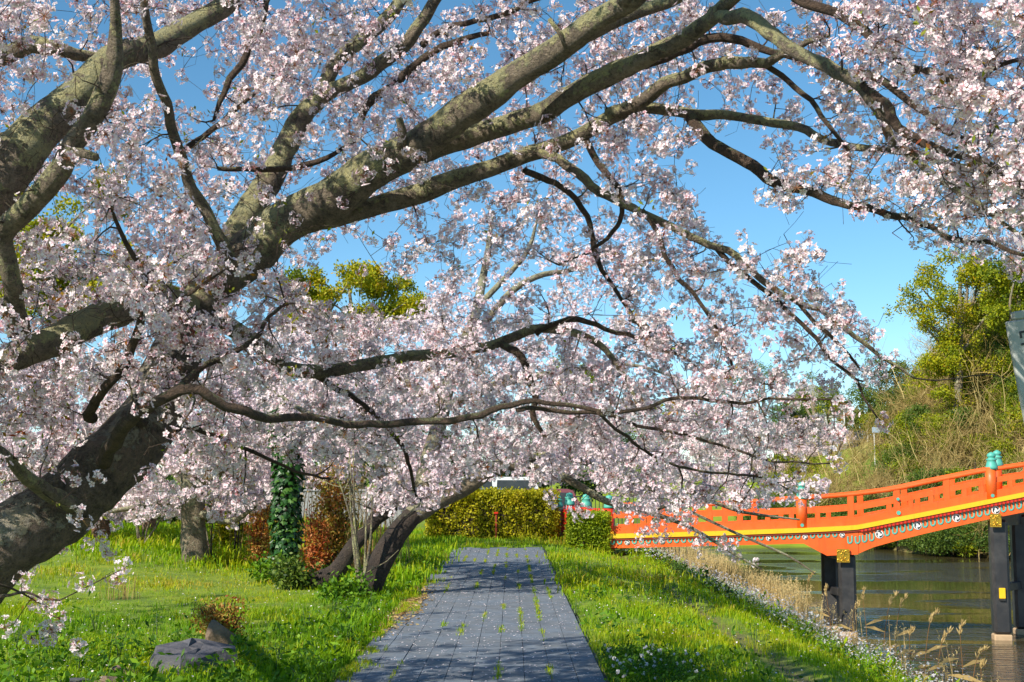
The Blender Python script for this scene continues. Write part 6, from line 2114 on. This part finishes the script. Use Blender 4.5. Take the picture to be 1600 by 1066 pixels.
# ------------------------------------------------------------------ cars, fence, far buildings and poles
def car(label, px, Y, bodym, L=3.9, W=1.6, H=1.48, van=False):
    x = (px - 800) * Y / F
    z0 = float(height(x, Y)) + 0.02
    root = thing('parked_car', (x, Y, z0), label, 'car')
    h1 = H * 0.52
    m = MB()
    pr = [(-L / 2, 0.28), (-L / 2, h1 * 0.9), (-L / 2 + 0.1, h1), (L / 2 - (0.1 if van else 0.7), h1 * 1.02), (L / 2 - 0.08, h1 * (1.0 if van else 0.82)), (L / 2, h1 * 0.55), (L / 2, 0.28)]
    m.prism([np.array([x + a, Y - W / 2, z0 + b]) for a, b in pr], (0, W, 0))
    m.build('body', bodym, root)
    c0, c1 = (-L / 2 + 0.08, L / 2 - (0.15 if van else 1.0))
    pr = [(c0, h1 + 0.004), (c0 + 0.18, H - 0.1), (c0 + 0.4, H), (c1 - 0.55, H), (c1 - 0.35, H - 0.06), (c1, h1 + 0.004)]
    m = MB().prism([np.array([x + a, Y - W / 2 + 0.08, z0 + b]) for a, b in pr], (0, W - 0.16, 0))
    m.build('cabin', bodym, root)
    for i in range(2):
        a0 = c0 + 0.3 + i * (c1 - c0 - 0.5) / 2; a1 = a0 + (c1 - c0 - 0.75) / 2
        MB().prism([np.array([x + a, Y - W / 2 + 0.076, z0 + b]) for a, b in ((a0, h1 + 0.06), (a0 + 0.05, H - 0.14), (a1 - 0.06, H - 0.14), (a1, h1 + 0.06))], (0, 0.01, 0)).build('window', M['glass'], root)
    for sx in (-1, 1):
        for sy in (-1, 1):
            a = np.arange(14) * 2 * PI / 14
            c = np.array([x + sx * L * 0.31, Y + sy * (W / 2 - 0.08), z0 + 0.29])
            w = MB().prism([c + np.array([0.29 * math.cos(t), -0.09, 0.29 * math.sin(t)]) for t in a], (0, 0.18, 0)).build('wheel', M['rubber'], root)
            MB().prism([c + np.array([0.17 * math.cos(t), -0.1, 0.17 * math.sin(t)]) for t in a], (0, 0.2, 0)).build('rim', M['concrete'], w)


car('blue car whose roof shows above the hedge at the path end', 768, 50.0, M['carblue'])
car('maroon car parked right of the blue one behind the hedge', 870, 51.5, M['carred'], H=1.5)
car('white van parked behind the blue car beyond the hedge', 775, 57.0, M['carwhite'], L=4.4, H=1.95, van=True)


def build_fence():
    root = thing('iron_fence', (3.4, 46, -0.3), 'black iron bar fence behind the deep red railing', 'fence')
    xs = np.arange(2.3, 6.6, 0.135)
    for x in xs:
        z0 = min(float(height(x, 46)), 0.0) - 0.05
        MB().box((x, 46, (z0 + 1.2) / 2), (0.028, 0.028, 1.2 - z0)).build('bar', M['iron'], root)
    for z in (1.2, 0.15):
        MB().box((4.4, 46, z + 0.02), (4.4, 0.05, 0.04)).build('rail', M['iron'], root)


def build_far_things():
    # shelter with a dark green roof on the far slope
    Y = 116.0; k = Y / F
    c = at(1307, 642, Y)
    g = float(height(c[0], c[1]))
    root = thing('shelter', (c[0], c[1], g), 'small pale shelter with a sloping dark green roof beyond the pond', 'building')
    MB().prism([at(1283, 641, Y), at(1290, 632, Y), at(1330, 625, Y), at(1333, 631, Y), at(1310, 639, Y)], (0, 2.4, 0)).build('roof', M['greenroof'], root)
    a, b = at(1288, 640.5, Y + 0.3), at(1326, 652, Y + 0.3)
    MB().box(((a[0] + b[0]) / 2, Y + 1.4, (a[2] + b[2]) / 2), (b[0] - a[0], 1.8, a[2] - b[2])).build('wall', M['wallwhite'], root)
    for s in (0.1, 0.9):
        x = a[0] + (b[0] - a[0]) * s
        MB().box((x, Y + 1.4, (b[2] + g - 0.3) / 2), (0.14, 0.14, max(b[2] - g + 0.3, 0.2))).build('post', M['wallwhite'], root)
    p0, p1 = at(1294, 667, Y - 1), at(1287, 641, Y - 1)
    root = thing('leaning_post', p0, 'thick white post leaning below the dark green shelter roof', 'post')
    MB().tube([p0 - np.array([0, 0, 0.4]), (p0 + p1) / 2, p1], [0.12, 0.11, 0.1], 8).build('shaft', M['wallwhite'], root)
    MB().lathe([(0.12, 0), (0.13, 0.05), (0.02, 0.1)], p1, 8).build('cap', M['wallwhite'], root)
    Y = 108
    for px, y0, y1, lab in ((1319, 640, 688, 'slim white pole beside the green roofed shelter'), (1356, 664, 694, 'short white pole left of the round road sign'), (1367, 648, 696, 'thin wooden pole between the white poles and the road sign'), (1376, 668, 694, 'thin low wooden stake left of the round road sign')):
        b, t = at(px, y1, Y), at(px, y0, Y)
        b[2] = min(b[2], float(height(b[0], b[1]))) - 0.2
        root = thing('pole', b, lab, 'pole')
        MB().tube([b, (b + t) / 2, t], [0.075, 0.07, 0.06], 8).build('shaft', M['wallwhite' if 'white' in lab else 'palebark'], root)
        MB().lathe([(0.075, 0), (0.06, 0.04), (0.01, 0.07)], t, 8).build('cap', M['wallwhite'], root)
    Y = 98
    c = at(1406, 669, Y); g = float(height(c[0], c[1]))
    root = thing('road_sign', (c[0], c[1], g - 0.2), 'round white road sign with a red ring above the scrub', 'sign')
    a = np.arange(20) * PI / 10
    MB().tube([(c[0], c[1] + 0.06, g - 0.3), (c[0], c[1] + 0.06, c[2] + 0.3)], [0.04, 0.04], 8).build('post', M['wallwhite'], root)
    d = MB().prism([c + np.array([0.30 * math.cos(t), 0, 0.30 * math.sin(t)]) for t in a], (0, 0.03, 0)).build('disc', M['white'], root)
    ring = [c + np.array([0.30 * math.cos(t), -0.012, 0.30 * math.sin(t)]) for t in a]
    rin = [c + np.array([0.21 * math.cos(t), -0.012, 0.21 * math.sin(t)]) for t in a]
    n = len(a)
    MB().poly(ring + rin, [(i, (i + 1) % n, n + (i + 1) % n, n + i) for i in range(n)]).build('ring', M['red'], d)
    c2 = at(1378, 672, Y)
    root = thing('notice_board', (c2[0], c2[1], float(height(c2[0], c2[1])) - 0.2), 'long pale blue notice board left of the round road sign', 'sign')
    MB().box(c2, (1.5, 0.05, 0.42), bev=0.01).build('panel', mat_solid('pale_blue_panel', (0.30, 0.42, 0.55), (0.36, 0.46, 0.56), 3, 0.5), root)
    for s in (-0.6, 0.6):
        g2 = float(height(c2[0] + s, c2[1])) - 0.3
        MB().box((c2[0] + s, c2[1] + 0.06, (g2 + c2[2]) / 2), (0.07, 0.07, c2[2] - g2)).build('post', M['wallwhite'], root)
    # house low on the skyline
    Y = 150; c = at(1262, 640, Y); g = float(height(c[0], c[1]))
    root = thing('house', (c[0], c[1], g), 'small pale house far away on the skyline above the green slope', 'house')
    w, h = 4.4, max(c[2] - g, 1) + 1.2
    MB().box((c[0], c[1], g + h / 2), (w, 5, h)).build('wall', M['wallwhite'], root)
    MB().prism([(c[0] - w / 2 - 0.4, c[1] - 3, g + h + 0.003), (c[0] + w / 2 + 0.4, c[1] - 3, g + h + 0.003), (c[0], c[1] - 3, g + h + 1.6)], (0, 6, 0)).build('roof', M['concrete'], root)
    for s in (-1, 1):
        MB().box((c[0] + s * 1.1, c[1] - 2.52, g + h * 0.72), (0.9, 0.06, 0.9)).build('window', M['glass'], root)


build_fence()
build_far_things()
print('objects', len(bpy.data.objects), 'triangles', sum(sum(len(p.vertices) - 2 for p in o.data.polygons) if len(o.data.polygons) < 5000 else len(o.data.polygons) * (len(o.data.polygons[0].vertices) - 2) for o in SC.objects if o.type == 'MESH'))
